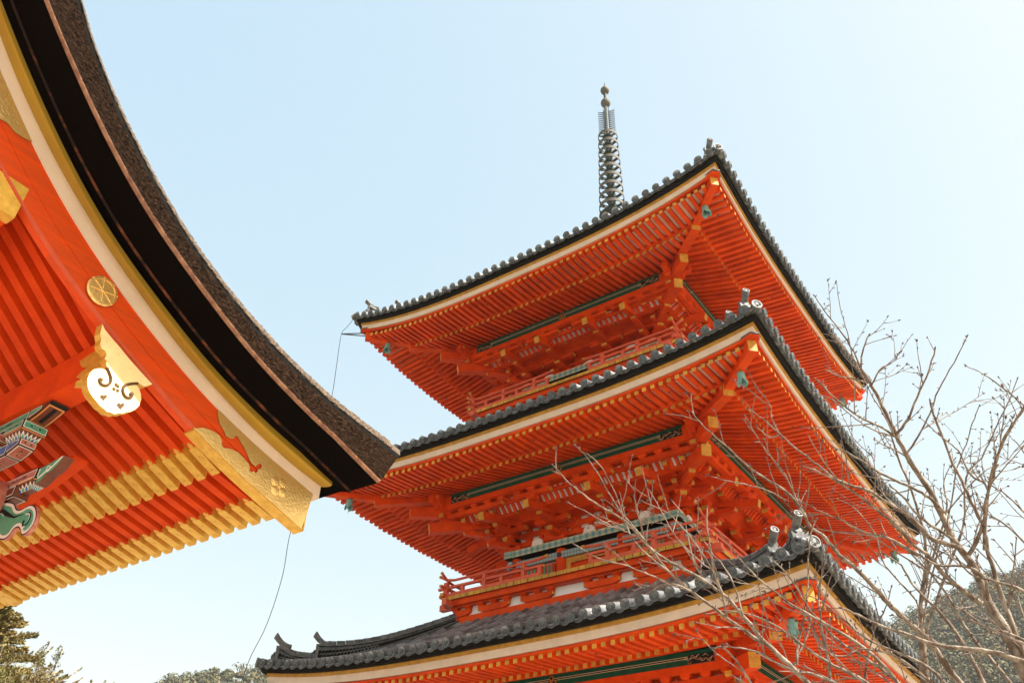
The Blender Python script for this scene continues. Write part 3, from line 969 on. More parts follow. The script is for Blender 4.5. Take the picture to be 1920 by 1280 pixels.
def balcony_side(s, i, pg):
    B, zd = s['deck']
    lo = ST[i - 1]
    out = []
    d = MB()
    d.box(-B + .06, B - .06, -B + 0.03, -s['c'] + .1, zd + 0.012, zd + 0.085, 'red')
    n = int(2 * B / 0.185); w = 2 * B / n
    for k in range(n):     # painted plank ends with dark joints
        x = -B + k * w
        d.box(x + 0.008, x + w - 0.008, -B, -B + 0.029, zd + 0.004, zd + 0.09, 'yellow')
    d.box(-B + .02, B - .02, -B + 0.012, -B + 0.028, zd + 0.002, zd + 0.088, 'pblack')
    d.box(-B + .04, B - .04, -B + 0.06, -B + 0.20, zd - 0.13, zd + 0.010, 'red')
    dk = d.build('balcony_deck', pg); out.append(dk)
    # bracketed plinth below
    p = MB()
    yb = B - 0.22
    zb = zd - 0.56
    p.box(-yb - .03, yb + .03, -yb, -yb + .16, zb, zb + 0.19, 'red', left='red')
    p.box(-yb + .05, yb - .05, -yb + 0.06, -yb + .16, zb + .19, zd - .12, 'plaster')
    zz = zb + 0.20
    H = zd - 0.13 - zz
    xs = [-yb + .06, -yb + .60, -s['ci'] * 1.15 - .35, -.0 - 0.28, s['ci'] * 1.15 - .25, yb - .60, yb - .06]
    xs = [-yb + .06, -s['c'] + 0.10, -s['ci'], s['ci'], s['c'] - 0.10, yb - .06]
    for x in xs:
        for sg in (-0.42, 0.42) if abs(x) < yb - .2 else (0,):
            pass
        hw = 0.44
        pr = [(-hw, H * .46), (-hw, H * .62), (hw, H * .62), (hw, H * .46), (hw * .92, H * .20), (hw * .80, H * .08), (hw * .6, 0.0), (-hw * .6, 0), (-hw * .80, H * .08), (-hw * .92, H * .20)]
        pr = [(max(-yb - abs(x) * 0 + 0 - x if False else u, u), v) for u, v in pr]
        pl = []
        for u, v in pr:
            xx = max(-yb - 0.0, min(yb + 0.0, x + u)); pl.append((xx, -yb - 0.02, zz + v))
        p.plate(pl, (0, 0.10, 0), 'red')
        if abs(x) < yb - .3:
            for sg in (-1, 1): p.box(x + sg * hw * .935, x + sg * (hw + .006), -yb - .024, -yb + .05, zz + H * .24, zz + H * .46, 'yellow')
        for u in (-hw + .08, 0, hw - .08):
            if abs(x + u) < yb + .05: masu(p, x + u, -yb + .03, zz + H * .62, 0.20, H * .38)
        
        
    for r in range(len(xs) - 1):   # small white lens gaps with red filler between blocks
        pass
    p.box(-B - 0.18, B + 0.18, -B + 0.16, -B + 0.30, zd - 0.15, zd - 0.01, 'pink')
    po = p.build('balcony_bracket_band', pg); out.append(po)
    # railing
    r = MB()
    yr = -B + 0.07; z0 = zd + 0.09
    gap = 0.46
    c_ = B - 0.07
    for q in (-1, 1):
        a, b = sorted((q * gap, q * (B + 0.14)))
        tips = dict(tip0=0.05, tip1=0.16) if q > 0 else dict(tip0=0.16, tip1=0.05)
        curved_rail(r, a, b, yr, z0 + 0.40, 0.033, 'pink', **tips)
        a2, b2 = sorted((q * (gap + .10), q * (B + 0.16)))
        m2 = (a2 + b2) / 2
        r.beam((m2, yr, z0 + 0.24), (b2, yr, z0 + 0.24), 0.07, 0.055, 'pink', 'yellow')
        r.beam((m2, yr, z0 + 0.24), (a2, yr, z0 + 0.24), 0.07, 0.055, 'pink', 'yellow')
        a3, b3 = sorted((q * (gap + .16), q * (B + 0.10)))
        r.beam((a3, yr, z0 + 0.05), (b3, yr, z0 + 0.05), 0.10, 0.075, 'pink', 'yellow')
        for f in (0.215, 0.60, 1.0):
            x = q * (gap + .02 + (c_ - gap - .02) * f) if f < 1 else q * c_
            r.box(x - .045, x + .045, yr - .056, yr + .056, z0 - .01, z0 + 0.365, 'pink')
            r.lathe([(0, .012), (.016, .01), (.02, 0)], (x, yr - .057, z0 + 0.24), 'dark', 6, (0, -1, 0))
        for f in (0.04, 0.41, 0.80):
            x = q * (gap + .08 + (c_ - gap) * f)
            r.box(x - .04, x + .04, yr - .031, yr + .031, z0 + .075, z0 + 0.225, 'pink')
    ro = r.build('railing', pg, smooth=40); out.append(ro)
    return out

for i, s in enumerate(ST):
    y0 = s['e'] + 0.12
    if i < 2:
        nb = ST[i + 1]['deck'][0] - 0.20
        zt = ST[i + 1]['deck'][1] - 0.50
        s['T'] = y0 - nb + 0.12
        rise = zt - s['hm'] - 0.12
        s['a'] = 0.36
        s['b'] = (rise - 0.36 * s['T']) / s['T'] ** 2
    else:
        s['T'] = y0 - 0.5
        rise = 20.6 - s['hm']
        s['a'] = 0.50
        s['b'] = (rise - 0.5 * s['T']) / s['T'] ** 2
    parts, _, _ = roof_side(s, i, pag)
    parts += body_side(s, i, pag)
    for x in (-s['ci'], s['ci']): parts.append(bracket_set(s, x, pag))
    parts.append(corner_bracket(s, pag))
    parts.append(corner_rafter(s, pag))
    parts.append(hip_ridge(s, pag))
    if i: parts += balcony_side(s, i, pag)
    for p_ in parts: rot_copies(p_, pag)

# stone podium and core so that the tower stands on the ground
k = MB()
k.box(-4.4, 4.4, -4.4, 4.4, 0.0, 0.84, 'stone')
k.box(-4.5, 4.5, -4.5, 4.5, 0.84, 0.96, 'stone')
for j in range(4): k.box(-1.1, 1.1, -4.4 - 0.3 * (4 - j), -4.4, 0.0, 0.21 * (j + 1) - .02, 'stone')
k.build('stone_podium', pag)
k = MB()
for i, s in enumerate(ST):
    c = s['c'] - 0.12
    k.box(-c, c, -c, c, 0.9 if i == 0 else s['deck'][1], s['hm'] + 0.6, 'black')
k.build('inner_core', pag)

# finial
fi = MB()
fi.box(-0.62, 0.62, -0.62, 0.62, 20.3, 21.15, 'bronze_green')
fi.box(-0.70, 0.70, -0.70, 0.70, 21.15, 21.28, 'bronze_green')
fi.lathe([(0.52, 21.28), (0.50, 21.5), (0.36, 21.72), (0.18, 21.78), (0.16, 21.9), (0.40, 22.05), (0.46, 22.12), (0.14, 22.14), (0.085, 22.2), (0.075, 26.4), (0.055, 29.0)], (0, 0, 0), 'bronze_green', 24)
fo = fi.build('spire', pag, smooth=40)
for j in range(9):
    z = 22.48 + j * 0.452; r = 0.445 - 0.0115 * j
    k = MB()
    k.lathe([(r, -0.065), (r, 0.065), (r - 0.022, 0.07), (r - 0.022, -0.07), (r, -0.065)], (0, 0, z), 'bronze', 32)
    k.lathe([(0.17, -0.05), (0.19, 0.0), (0.17, 0.05), (0.09, 0.13), (0.09, -0.12), (0.17, -0.05)], (0, 0, z), 'bronze_green', 18)
    for a in range(8):
        t = a * PI / 4
        dx, dy = math.cos(t), math.sin(t)
        k.beam((dx * .16, dy * .16, z), (dx * (r - .01), dy * (r - .01), z), 0.035, 0.05, 'bronze_green')
    k.build('spire_ring', fo, smooth=40)
fl = MB()
for a in range(4):
    t = a * PI / 2 + 0.35
    d = Vector((math.cos(t), math.sin(t), 0))
    fl.tube([d * 0.10 + Vector((0, 0, 26.25)), d * 0.10 + Vector((0, 0, 27.72))], 0.014, 'bronze_green', 5)
    for q in range(13):
        z = 26.25 + q * 0.108
        pts = [d * (0.06) + Vector((0, 0, z)), d * 0.16 + Vector((0, 0, z - 0.03)), d * 0.26 + Vector((0, 0, z + 0.0)), d * 0.315 + Vector((0, 0, z + 0.075))]
        fl.tube(pts, [0.022, 0.021, 0.018, 0.008], 'bronze_green', 5)
fl.build('openwork_flame', fo)
k = MB()
def ball(r0, z0, st=1.0): return [(r0 * math.sin(PI * j / 12), z0 - r0 * st * math.cos(PI * j / 12)) for j in range(13)]
k.lathe(ball(0.185, 28.05, 1.15), (0, 0, 0), 'bronze', 20)
k.build('spire_ball', fo, smooth=60)
k = MB()
k.lathe(ball(0.17, 28.79, 1.05) + [(0.05, 29.0), (0.03, 29.10), (0.0, 29.34)], (0, 0, 0), 'bronze', 20)
k.build('spire_jewel', fo, smooth=60)

# ------------------------------------------------------------------ wind bells
def make_bell():
    root = empty('wind_bell')
    b = MB()
    n = 32
    prof = [(0.015, 0.0), (0.062, -0.003), (0.077, -0.018), (0.080, -0.08), (0.083, -0.16), (0.092, -0.23), (0.120, -0.295)]
    vs = []; fs = []
    for (q, (r, h)) in enumerate(prof):
        for j in range(n):
            t = 2 * PI * j / n
            hh = h
            if q >= 4:
                sc = abs(math.sin(2 * t))
                hh = h + (0.10 if q == 6 else 0.055 if q == 5 else 0.0) * (1 - sc) ** 1.5
            vs.append((r * math.cos(t), r * math.sin(t), hh))
    for i in range(len(prof) - 1):
        for j in range(n):
            j2 = (j + 1) % n
            fs.append((i * n + j, i * n + j2, (i + 1) * n + j2, (i + 1) * n + j))
    b.add(vs, fs, 'verdigris')
    for z in (-0.07, -0.15):
        pts = [(0.083 * math.cos(t), 0.083 * math.sin(t), z) for t in [2 * PI * j / 24 for j in range(25)]]
        b.tube(pts, 0.005, 'verdigris', 4)
    bo = b.build('bell_body', root, smooth=50)
    sm = bo.modifiers.new('thick', 'SOLIDIFY'); sm.thickness = 0.008
    k = MB()
    k.tube([(0, 0, 0.15), (0, 0, -0.02)], 0.009, 'dark', 6)
    k.lathe([(0, 0.165), (0.05, 0.16), (0.055, 0.145), (0, 0.14)], (0, 0, 0), 'dark', 10)
    for t in range(3):
        pts = [(0.022 * math.cos(u), 0.0, 0.03 + 0.04 * t + 0.022 * math.sin(u)) for u in [q * PI / 4 for q in range(9)]]
        k.tube(pts, 0.006, 'dark', 4)
    k.build('hanger', root)
    k = MB()
    k.tube([(0, 0, -0.02), (0, 0, -0.30)], 0.006, 'dark', 6)
    k.plate([(0, 0, -0.24), (0.022, 0, -0.28), (0.014, 0, -0.36), (0, 0, -0.41), (-0.014, 0, -0.36), (-0.022, 0, -0.28)], (0, 0.008, 0), 'verdigris')
    k.build('clapper', root)
    return root
bell0 = make_bell()
BELLS = [(2, 1, -1, 'green copper bell hanging under the near corner of the top roof'),
         (2, -1, -1, 'green copper bell hanging against the sky under the left corner of the top roof'),
         (2, 1, 1, 'green copper bell under the far right corner of the top roof, behind twigs'),
         (1, 1, -1, 'pale green copper bell hanging under the near corner of the middle roof'),
         (1, -1, -1, 'green copper bell under the left corner of the middle roof, beside the bark-roofed gate'),
         (1, 1, 1, 'green copper bell under the far right corner of the middle roof, seen through branches'),
         (0, 1, -1, 'green copper bell under the near corner of the lowest roof, behind cherry twigs')]
for q, (i, sx, sy, lab) in enumerate(BELLS):
    s = ST[i]
    o = bell0 if q == 0 else copy_tree(bell0)
    d = s['e'] - 0.59
    o.location = (sx * d, sy * d, s['hc'] - 0.61)
    o.rotation_euler = (0.05 * (q % 3 - 1), 0.06 * ((q * 2) % 3 - 1), q * 0.7)
    o.scale = (0.88, 0.88, 0.92)
    tag(o, lab, 'bell', 'wind bells under the pagoda eaves')

# lightning cable and its bracket arm on the top roof
k = MB()
wp = [(-5.62, -5.62, 16.42), (-5.66, -5.66, 16.30), (-5.72, -5.72, 16.13), (-5.78, -5.79, 15.93), (-5.70, -5.86, 15.3), (-5.62, -5.9, 14.6),
      (-5.61, -5.9, 13.58), (-5.85, -5.9, 12.0), (-6.22, -5.9, 10.11), (-6.22, -5.9, 8.9), (-6.45, -5.9, 7.81), (-6.79, -5.9, 7.14), (-6.94, -5.9, 6.58), (-7.2, -5.9, 5.2), (-7.3, -5.9, 2.5), (-7.3, -5.9, 0)]
k.tube(crv(wp, 5), 0.0075, 'dark', 6)
tag(k.build('lightning_cable'), 'thin dark cable hanging from the top roof\'s left corner down past the gate', 'cable')
k = MB()
k.beam((-5.25, -5.25, 16.05), (-5.79, -5.79, 15.905), 0.022, 0.022, 'dark')
k.beam((-5.25, -5.30, 15.91), (-5.79, -5.79, 15.90), 0.022, 0.022, 'dark')
k.build('cable_arm', pag)

# ================================================================== GATE
gate = empty('temple_gate', (-1.25, -19.6, 0), 'vermilion temple gate with curved cypress-bark roof and gilt fittings', 'gate')
GX, GC, RY = 3.0, -1.25, -19.6
def prof(L):
    L = sorted(L)
    ys = [a for a, b in L]; zs = [b for a, b in L]
    def f(y):
        y = min(max(y, 2 * RY - ys[-1] - 1), ys[-1] + 1)
        if y < RY: y = 2 * RY - y
        # smooth interpolation (cubic through neighbours)
        n = len(ys)
        if y >= ys[-1]: return zs[-1] + (zs[-1] - zs[-2]) / (ys[-1] - ys[-2]) * (y - ys[-1])
        i = max(0, min(n - 2, next((k for k in range(n - 1) if ys[k] <= y <= ys[k + 1]), 0)))
        h = ys[i + 1] - ys[i]; t = (y - ys[i]) / h
        def sl(k):
            if k <= 0: return (zs[1] - zs[0]) / (ys[1] - ys[0])
            if k >= n - 1: return (zs[-1] - zs[-2]) / (ys[-1] - ys[-2])
            return (zs[k + 1] - zs[k - 1]) / (ys[k + 1] - ys[k - 1])
        a, b = sl(i) * h, sl(i + 1) * h
        return ((2 * t ** 3 - 3 * t * t + 1) * zs[i] + (t ** 3 - 2 * t * t + t) * a + (-2 * t ** 3 + 3 * t * t) * zs[i + 1] + (t ** 3 - t * t) * b)
    return f
zL = prof([(-13.2, 5.16), (-14.02, 5.38), (-14.69, 5.61), (-15.22, 5.84), (-15.78, 6.11), (-16.17, 6.32), (-16.58, 6.58), (-17.11, 6.99), (-17.8, 7.65), (-18.6, 8.55), (-19.6, 9.8)])
zB = prof([(-13.15, 5.58), (-13.85, 5.74), (-14.5, 5.93), (-15.13, 6.19), (-15.86, 6.57), (-16.49, 6.99), (-16.98, 7.40), (-17.46, 7.88), (-18.2, 8.68), (-19.6, 10.4)])
zC = prof([(-13.02, 5.68), (-13.54, 5.77), (-14.12, 5.93), (-14.76, 6.17), (-15.22, 6.38), (-15.96, 6.80), (-16.36, 7.07), (-16.8, 7.41), (-17.3, 7.88), (-17.65, 8.27), (-18.2, 8.92), (-19.6, 10.7)])
zD = prof([(-13.12, 5.70), (-13.5, 5.78), (-14.08, 5.92), (-14.75, 6.14), (-15.34, 6.41), (-15.95, 6.74), (-16.39, 7.04), (-16.83, 7.41), (-17.33, 7.90), (-17.76, 8.37), (-18.4, 9.10), (-19.6, 10.75)])
zF = prof([(-12.66, 6.02), (-13.82, 6.15), (-14.73, 6.39), (-15.53, 6.74), (-16.01, 7.05), (-16.42, 7.38), (-16.77, 7.70), (-17.13, 8.10), (-17.36, 8.42), (-18.2, 9.45), (-19.6, 11.3)])
def ys_(y1, n=70, y0=None):
    y0 = 2 * RY - y1 if y0 is None else y0
    return [y0 + (y1 - y0) * j / n for j in range(n + 1)]
def side_x(x, q):   # q=+1 right gable, -1 left gable
    return x if q > 0 else 2 * GC - x

# --- bark roof: one thick body
def ring_bark(y, yo):
    """half ring from the centre underneath, round the verge, to the centre on top"""
    d, f = zD(y), zF(y); c = max(zC(y), d)
    return [(GC, c + 0.14), (GX + 0.16, c + 0.07), (GX + 0.33, d + 0.0), (GX + 0.34, d + 0.028), (GX + 0.72, d + 0.005),
            (GX + 0.752, d + 0.035), (GX + 0.740, f - 0.02), (GX + 0.756, f), (GX + 0.756, f + 0.018), (GX + 0.730, f + 0.095), (GX + 0.58, f + 0.13), (GX + 0.3, f + 0.17), (GC, f + 0.20)]
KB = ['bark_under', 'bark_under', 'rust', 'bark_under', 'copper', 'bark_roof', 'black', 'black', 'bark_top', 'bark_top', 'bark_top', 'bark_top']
bk = MB()
YY = ys_(-12.66, 150)
NS = 6
rings = []
for y in YY:
    yy = y
    h = ring_bark(y, 0)
    full = [(x, z) for x, z in h] + [(2 * GC - x, z) for x, z in h[::-1][1:-1]]
    # the underside stops a little before the top edge at the eaves
    u = abs(y - RY); um = RY - (-12.66); um = 6.94
    row = []
    for (x, z) in full:
        yq = y
        row.append((x, yq, z))
    rings.append(row)
# pull the lower edge of the eave inward so that the cut end leans
def lean(row, y):
    d, f = zD(y), zF(y)
    out = []
    for (x, yy, z) in row:
        t = 1 - min(1, max(0, (z - d) / (f + 0.05 - d)))
        k = max(0, (abs(y - RY) - 6.0) / 0.94)
        out.append((x, yy - math.copysign(0.27 * t * k, y - RY), z))
    return out
rings = [lean(r, y) for r, y in zip(rings, YY)]
n = len(rings[0])
KF = KB + KB[::-1]
vs = [p for r in rings for p in r]
fs = []; ks = []
for i in range(len(rings) - 1):
    for j in range(n):
        j2 = (j + 1) % n
        fs.append((i * n + j, i * n + j2, (i + 1) * n + j2, (i + 1) * n + j)); ks.append(KF[j])
bk.add(vs, fs, ks)
for e_, fl_ in ((0, False), (len(rings) - 1, True)):
    r = rings[e_]
    m_ = len(h)
    # cut end built from quads between underside and top
    R2 = r[:m_]; L2 = [r[0]] + r[:m_ - 1:-1] + [r[m_ - 1]]
    for S_ in (R2, L2):
        under = S_[:6]; top = S_[6:][::-1]
        N = 40
        def interp(Q, t):
            x0, x1 = Q[0][0], Q[-1][0]; x = x0 + (x1 - x0) * t
            for a, b in zip(Q[:-1], Q[1:]):
                if (a[0] - x) * (b[0] - x) <= 1e-9 and abs(a[0] - b[0]) > 1e-6:
                    q = (x - a[0]) / (b[0] - a[0]); return tuple(a[c] + (b[c] - a[c]) * q for c in range(3))
            return Q[-1]
        U = [interp(under, t / N) for t in range(N + 1)]; T_ = [interp(top, t / N) for t in range(N + 1)]
        bk.add(U + T_, [(t, t + 1, N + 2 + t, N + 1 + t) for t in range(N)], 'bark_roof')
bo_ = bk.build('bark_roof', gate, smooth=60)
# shaggy fringe of bark slivers on the cut edge and along the silhouette
sh = MB()
for q in (1, -1):
    for a in range(9000 if q > 0 else 900):
        y = RY + (6.75 * rnd.random() ** 0.8) * (1 if (q > 0 and rnd.random() < .95) else -1)
        f = zF(y); t = rnd.random()
        x = side_x(GX + 0.757 - t * 0.05, q); z = f + 0.022 + 0.095 * t
        dy = rnd.uniform(0.015, 0.05); sl = (zF(y + dy) - zF(y))
        w = rnd.uniform(0.003, 0.011)
        p0 = Vector((x, y, z)); p1 = p0 + Vector((q * rnd.uniform(0.002, 0.018), dy, sl + rnd.uniform(-.004, 0.012)))
        sdv = Vector((-q * w * .5, 0, w))
        sh.add([p0 - sdv, p0 + sdv, p1 + sdv * .7, p1 - sdv * .7], [(0, 1, 2, 3)], 'bark_top')
    for a in range(9000 if q > 0 else 600):
        y = RY + (6.55 * rnd.random() ** 0.8)
        d, f = zD(y), zF(y); t = rnd.random()
        x = side_x(GX + 0.742, q); z = d + 0.035 + (f - d - 0.055) * t
        L_ = rnd.uniform(0.010, 0.030); w = rnd.uniform(0.003, 0.009)
        sl = (zD(y + .01) - d) / .01
        tv = Vector((0, 1, sl)).normalized()
        p0 = Vector((x, y, z)); p1 = p0 + Vector((q * rnd.uniform(0.004, 0.022), 0, 0)) + tv * L_
        sh.add([p0 - Vector((0, 0, w)), p0 + Vector((0, 0, w)), p1 + Vector((0, 0, w)), p1 - Vector((0, 0, w))], [(0, 1, 2, 3)], 'bark_roof')
sh.build('bark_fringe', bo_, rec=False)
# ridge cap
rc = MB()
rc.box(GC - 4.75, GC + 4.75, RY - 0.35, RY + 0.35, 11.2, 11.9, 'tile')
rc.tube([(GC - 4.85, RY, 12.0), (GC + 4.85, RY, 12.0)], 0.2, 'tile', 12)
rc.build('ridge', gate)

# --- barge boards with white and ochre mouldings
Yb = ys_(-13.2, 120)
for q in (1, -1):
    b = MB()
    def X(x): return side_x(x, q)
    def bar(x0, x1, f0, f1, k, y1=-13.2, kk=None):
        Y = ys_(y1, 120)
        def sec(j):
            y = Y[j]
            return [(X(x0), y, f0(y)), (X(x1), y, f0(y)), (X(x1), y, f1(y)), (X(x0), y, f1(y))]
        return Y, sec
    mid = lambda y: zL(y) + (zB(y) - zL(y)) * 0.50
    for (x0, x1, f0, f1, k) in ((GX - 0.11, GX, lambda y: mid(y) + 0.004, zB, 'red_grain'),
                                (GX - 0.11, GX - 0.012, lambda y: zL(y) + 0.035, lambda y: mid(y) + 0.003, 'red_grain'),
                                (GX - 0.11, GX - 0.026, lambda y: zL(y) + 0.006, lambda y: zL(y) + 0.034, 'red_grain'),
                                (GX - 0.025, GX + 0.004, lambda y: zL(y) + 0.002, lambda y: zL(y) + 0.034, 'pink')):
        Y, sec = bar(x0, x1, f0, f1, k)
        b.sweep(Y, sec, k)
    o = b.build('bargeboard', gate)
    w = MB()
    Y, sec = bar(GX - 0.10, GX + 0.013, zB, lambda y: zC(y) + 0.018, 'white', -13.06)
    w.sweep(Y, sec, 'white_gate')
    w.build('white_moulding', o)
    w = MB()
    Y = ys_(-13.05, 120)
    def sec(j):
        y = Y[j]; c = zC(y); d = zD(y); mn = min(c, d)
        return [(X(GX - 0.08), y, c + 0.019), (X(GX + 0.016), y, c + 0.019), (X(GX + 0.07), y, (c + 0.018) * .72 + (d - .006) * .28 - 0.010), (X(GX + 0.14), y, c * .34 + d * .66 - 0.012), (X(GX + 0.175), y, d - 0.004), (X(GX + 0.175), y, d + 0.06), (X(GX - 0.08), y, d + 0.085)]
    w.sweep(Y, sec, 'ochre_gate')
    w.build('ochre_moulding', o)
    # gilt fittings on the board
    def onboard(px, py, off=0.0):
        p = onX(px, py, GX + off)
        return Vector((X(GX + off), p.y, p.z))
    dirx = Vector((0.012 * q, 0, 0))
    ends = [(362, 803.5), (380, 802), (397, 808), (410, 816), (415, 826), (414, 834), (418, 840), (430, 841), (445, 848), (456, 859), (465, 870), (467, 877),
            (466, 882), (470, 885), (474, 883), (478, 887), (482, 884), (482, 880), (487, 879), (490, 874), (487, 869), (481, 871), (478, 875),
            (470, 868), (463, 853), (457, 840), (450, 829), (444, 818), (439, 817), (437, 822), (430, 822), (422, 817), (419, 808), (411, 795), (408, 782), (407, 768.5),
            (430, 790), (457, 815), (495, 850), (545, 892), (585.5, 926.5), (575, 960), (563.5, 991.5), (530, 962), (490, 926), (457, 898), (420, 862), (390, 832)]
    top_ = [(0, 136), (30, 203), (59, 267), (52, 264), (41, 258), (30, 251), (22, 243), (17, 236), (11, 231), (3, 226), (-6, 222), (-22, 216), (-40, 190), (-60, 150), (-60, 20), (-30, 78)]
    for P_ in (ends, top_):
        g_ = MB()
        g_.plate([onboard(a, c_, 0.006) for a, c_ in P_], dirx, 'gold', 'gold_dark')
        if P_ is ends:
            # sleeve under the board and across its end
            Yg = [-14.69 + (1.50) * j / 20 for j in range(21)]
            def sg(j):
                y = Yg[j]
                return [(X(GX - 0.13), y, zL(y) - 0.012), (X(GX + 0.012), y, zL(y) - 0.012), (X(GX + 0.012), y, zL(y) + 0.02), (X(GX - 0.13), y, zL(y) + 0.05)]
            g_.sweep(Yg, sg, 'gold_smooth')
            g_.box(X(GX - 0.125), X(GX + 0.016), -13.20, -13.185, zL(-13.2) - 0.01, zB(-13.2) - 0.01, 'gold_smooth')
            # four-petal flower boss
            c0 = onboard(523, 912, 0.02)
            for a in range(4):
                t = PI / 4 + a * PI / 2 + 0.2
                cc = c0 + Vector((0, math.cos(t) * 0.062, math.sin(t) * 0.062))
                g_.lathe([(0.0, 0.012), (0.03, 0.010), (0.052, 0.004), (0.056, -0.002)], cc, 'gold', 9, (q, 0, 0))
            g_.lathe([(0.0, 0.02), (0.016, 0.017), (0.024, 0.0)], c0, 'gold', 10, (q, 0, 0))
        if P_ is ends and q < 0:
            g_.plate([onboard(a, c_, -0.113) for a, c_ in P_], -dirx, 'gold_smooth', 'gold_dark')
        g_.build('gilt_plate', o)
    # round wheel crest
    g_ = MB()
    c0 = Vector((X(GX + 0.006), -15.94, 6.42)); ax = Vector((q, 0, 0))
    r0 = 0.147
    g_.lathe([(0, 0.012), (0.115, 0.012), (0.118, 0.020), (0.130, 0.020), (0.134, 0.012), (r0, 0.008), (r0, -0.004)], c0, 'gold', 40, ax)
    for a in range(8):
        t = a * PI / 4 + 0.2
        d_ = Vector((0, math.cos(t), math.sin(t)))
        g_.tube([c0 + ax * 0.016 + d_ * 0.02, c0 + ax * 0.018 + d_ * 0.06, c0 + ax * 0.014 + d_ * 0.118], [0.006, 0.004, 0.006], 'gold', 6)
        g_.lathe([(0, 0.02), (0.010, 0.014), (0.012, 0.0)], c0 + d_ * 0.139, 'gold', 6, ax)
    g_.lathe([(0, 0.03), (0.015, 0.026), (0.024, 0.012)], c0, 'gold', 12, ax)
    g_.build('wheel_crest', o)
    # hanging gilt fish-tail pendant over the purlin end
    gp = MB()
    P_ = [(192, 607), (197, 618), (210, 634), (225, 651), (242, 672), (265, 698), (285.5, 720), (277, 723), (270, 724), (264, 720), (259, 717), (256, 721),
          (261, 729), (264, 738), (265, 748), (261, 760), (254, 767), (245, 771.5), (237, 772), (230, 775), (223, 774), (215, 776), (208, 773), (200, 771), (194, 765), (187, 760), (181, 752), (175, 745),
          (170, 738), (166, 730), (164, 720), (164, 710), (168, 700), (175, 693), (184, 690.5), (193, 691), (200, 695), (202, 689), (200, 683), (200, 676), (196, 672),
          (200, 665), (197, 657), (191, 654), (188, 645), (190, 636), (188, 625)]
    GXp = GX + 0.10
    def og(px, py, off=0.0):
        p = onX(px, py, GXp); return Vector((X(GXp + off), p.y, p.z))
    gp.plate([og(a, b_) for a, b_ in P_], Vector((-0.09 * q, 0, 0)), 'gold_plain', 'gold_smooth')
    def curl(c, r, t0, t1, w, s_=1):
        pts = []
        for j in range(12):
            t = t0 + (t1 - t0) * j / 11
            rr = r * (1 - 0.45 * j / 11)
            pts.append((c[0] + rr * math.cos(t), c[1] + rr * math.sin(t)))
        L1 = [og(a, b_, 0.004) for a, b_ in pts]
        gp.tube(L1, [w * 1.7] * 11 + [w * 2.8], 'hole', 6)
    for Q_ in ([(200, 689), (206, 703), (207.5, 712), (205, 719), (199, 722.5), (191, 721), (187, 716), (188, 712)],
               [(258, 719), (250, 719), (237.5, 721), (231, 726), (230, 732.5), (232.5, 740), (237.5, 745), (244, 745.5), (247.5, 742), (246, 739)]):
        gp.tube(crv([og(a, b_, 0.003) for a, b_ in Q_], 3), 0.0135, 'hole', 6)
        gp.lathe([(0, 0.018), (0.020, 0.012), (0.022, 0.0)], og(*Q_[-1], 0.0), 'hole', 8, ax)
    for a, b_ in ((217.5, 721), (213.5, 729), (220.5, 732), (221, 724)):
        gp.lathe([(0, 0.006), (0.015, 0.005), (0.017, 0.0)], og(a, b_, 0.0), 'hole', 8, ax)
    def heart(c, r):
        pts = []
        for j in range(20):
            t = 2 * PI * j / 20
            x = 16 * math.sin(t) ** 3; y = 13 * math.cos(t) - 5 * math.cos(2 * t) - 2 * math.cos(3 * t) - math.cos(4 * t)
            pts.append(og(c[0] + x * r / 16, c[1] - y * r / 16, 0.004))
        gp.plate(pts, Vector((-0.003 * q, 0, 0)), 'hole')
    heart((194, 744.5), 6.5); heart((226, 760.5), 7)
    for a in range(3):
        for t in (0,):
            gp.lathe([(0, 0.006), (0.006, 0.004), (0.008, 0)], og(200 + a * 22, 640 + a * 25, 0.0), 'gold', 6, ax)
    gp.build('gilt_pendant', gate)

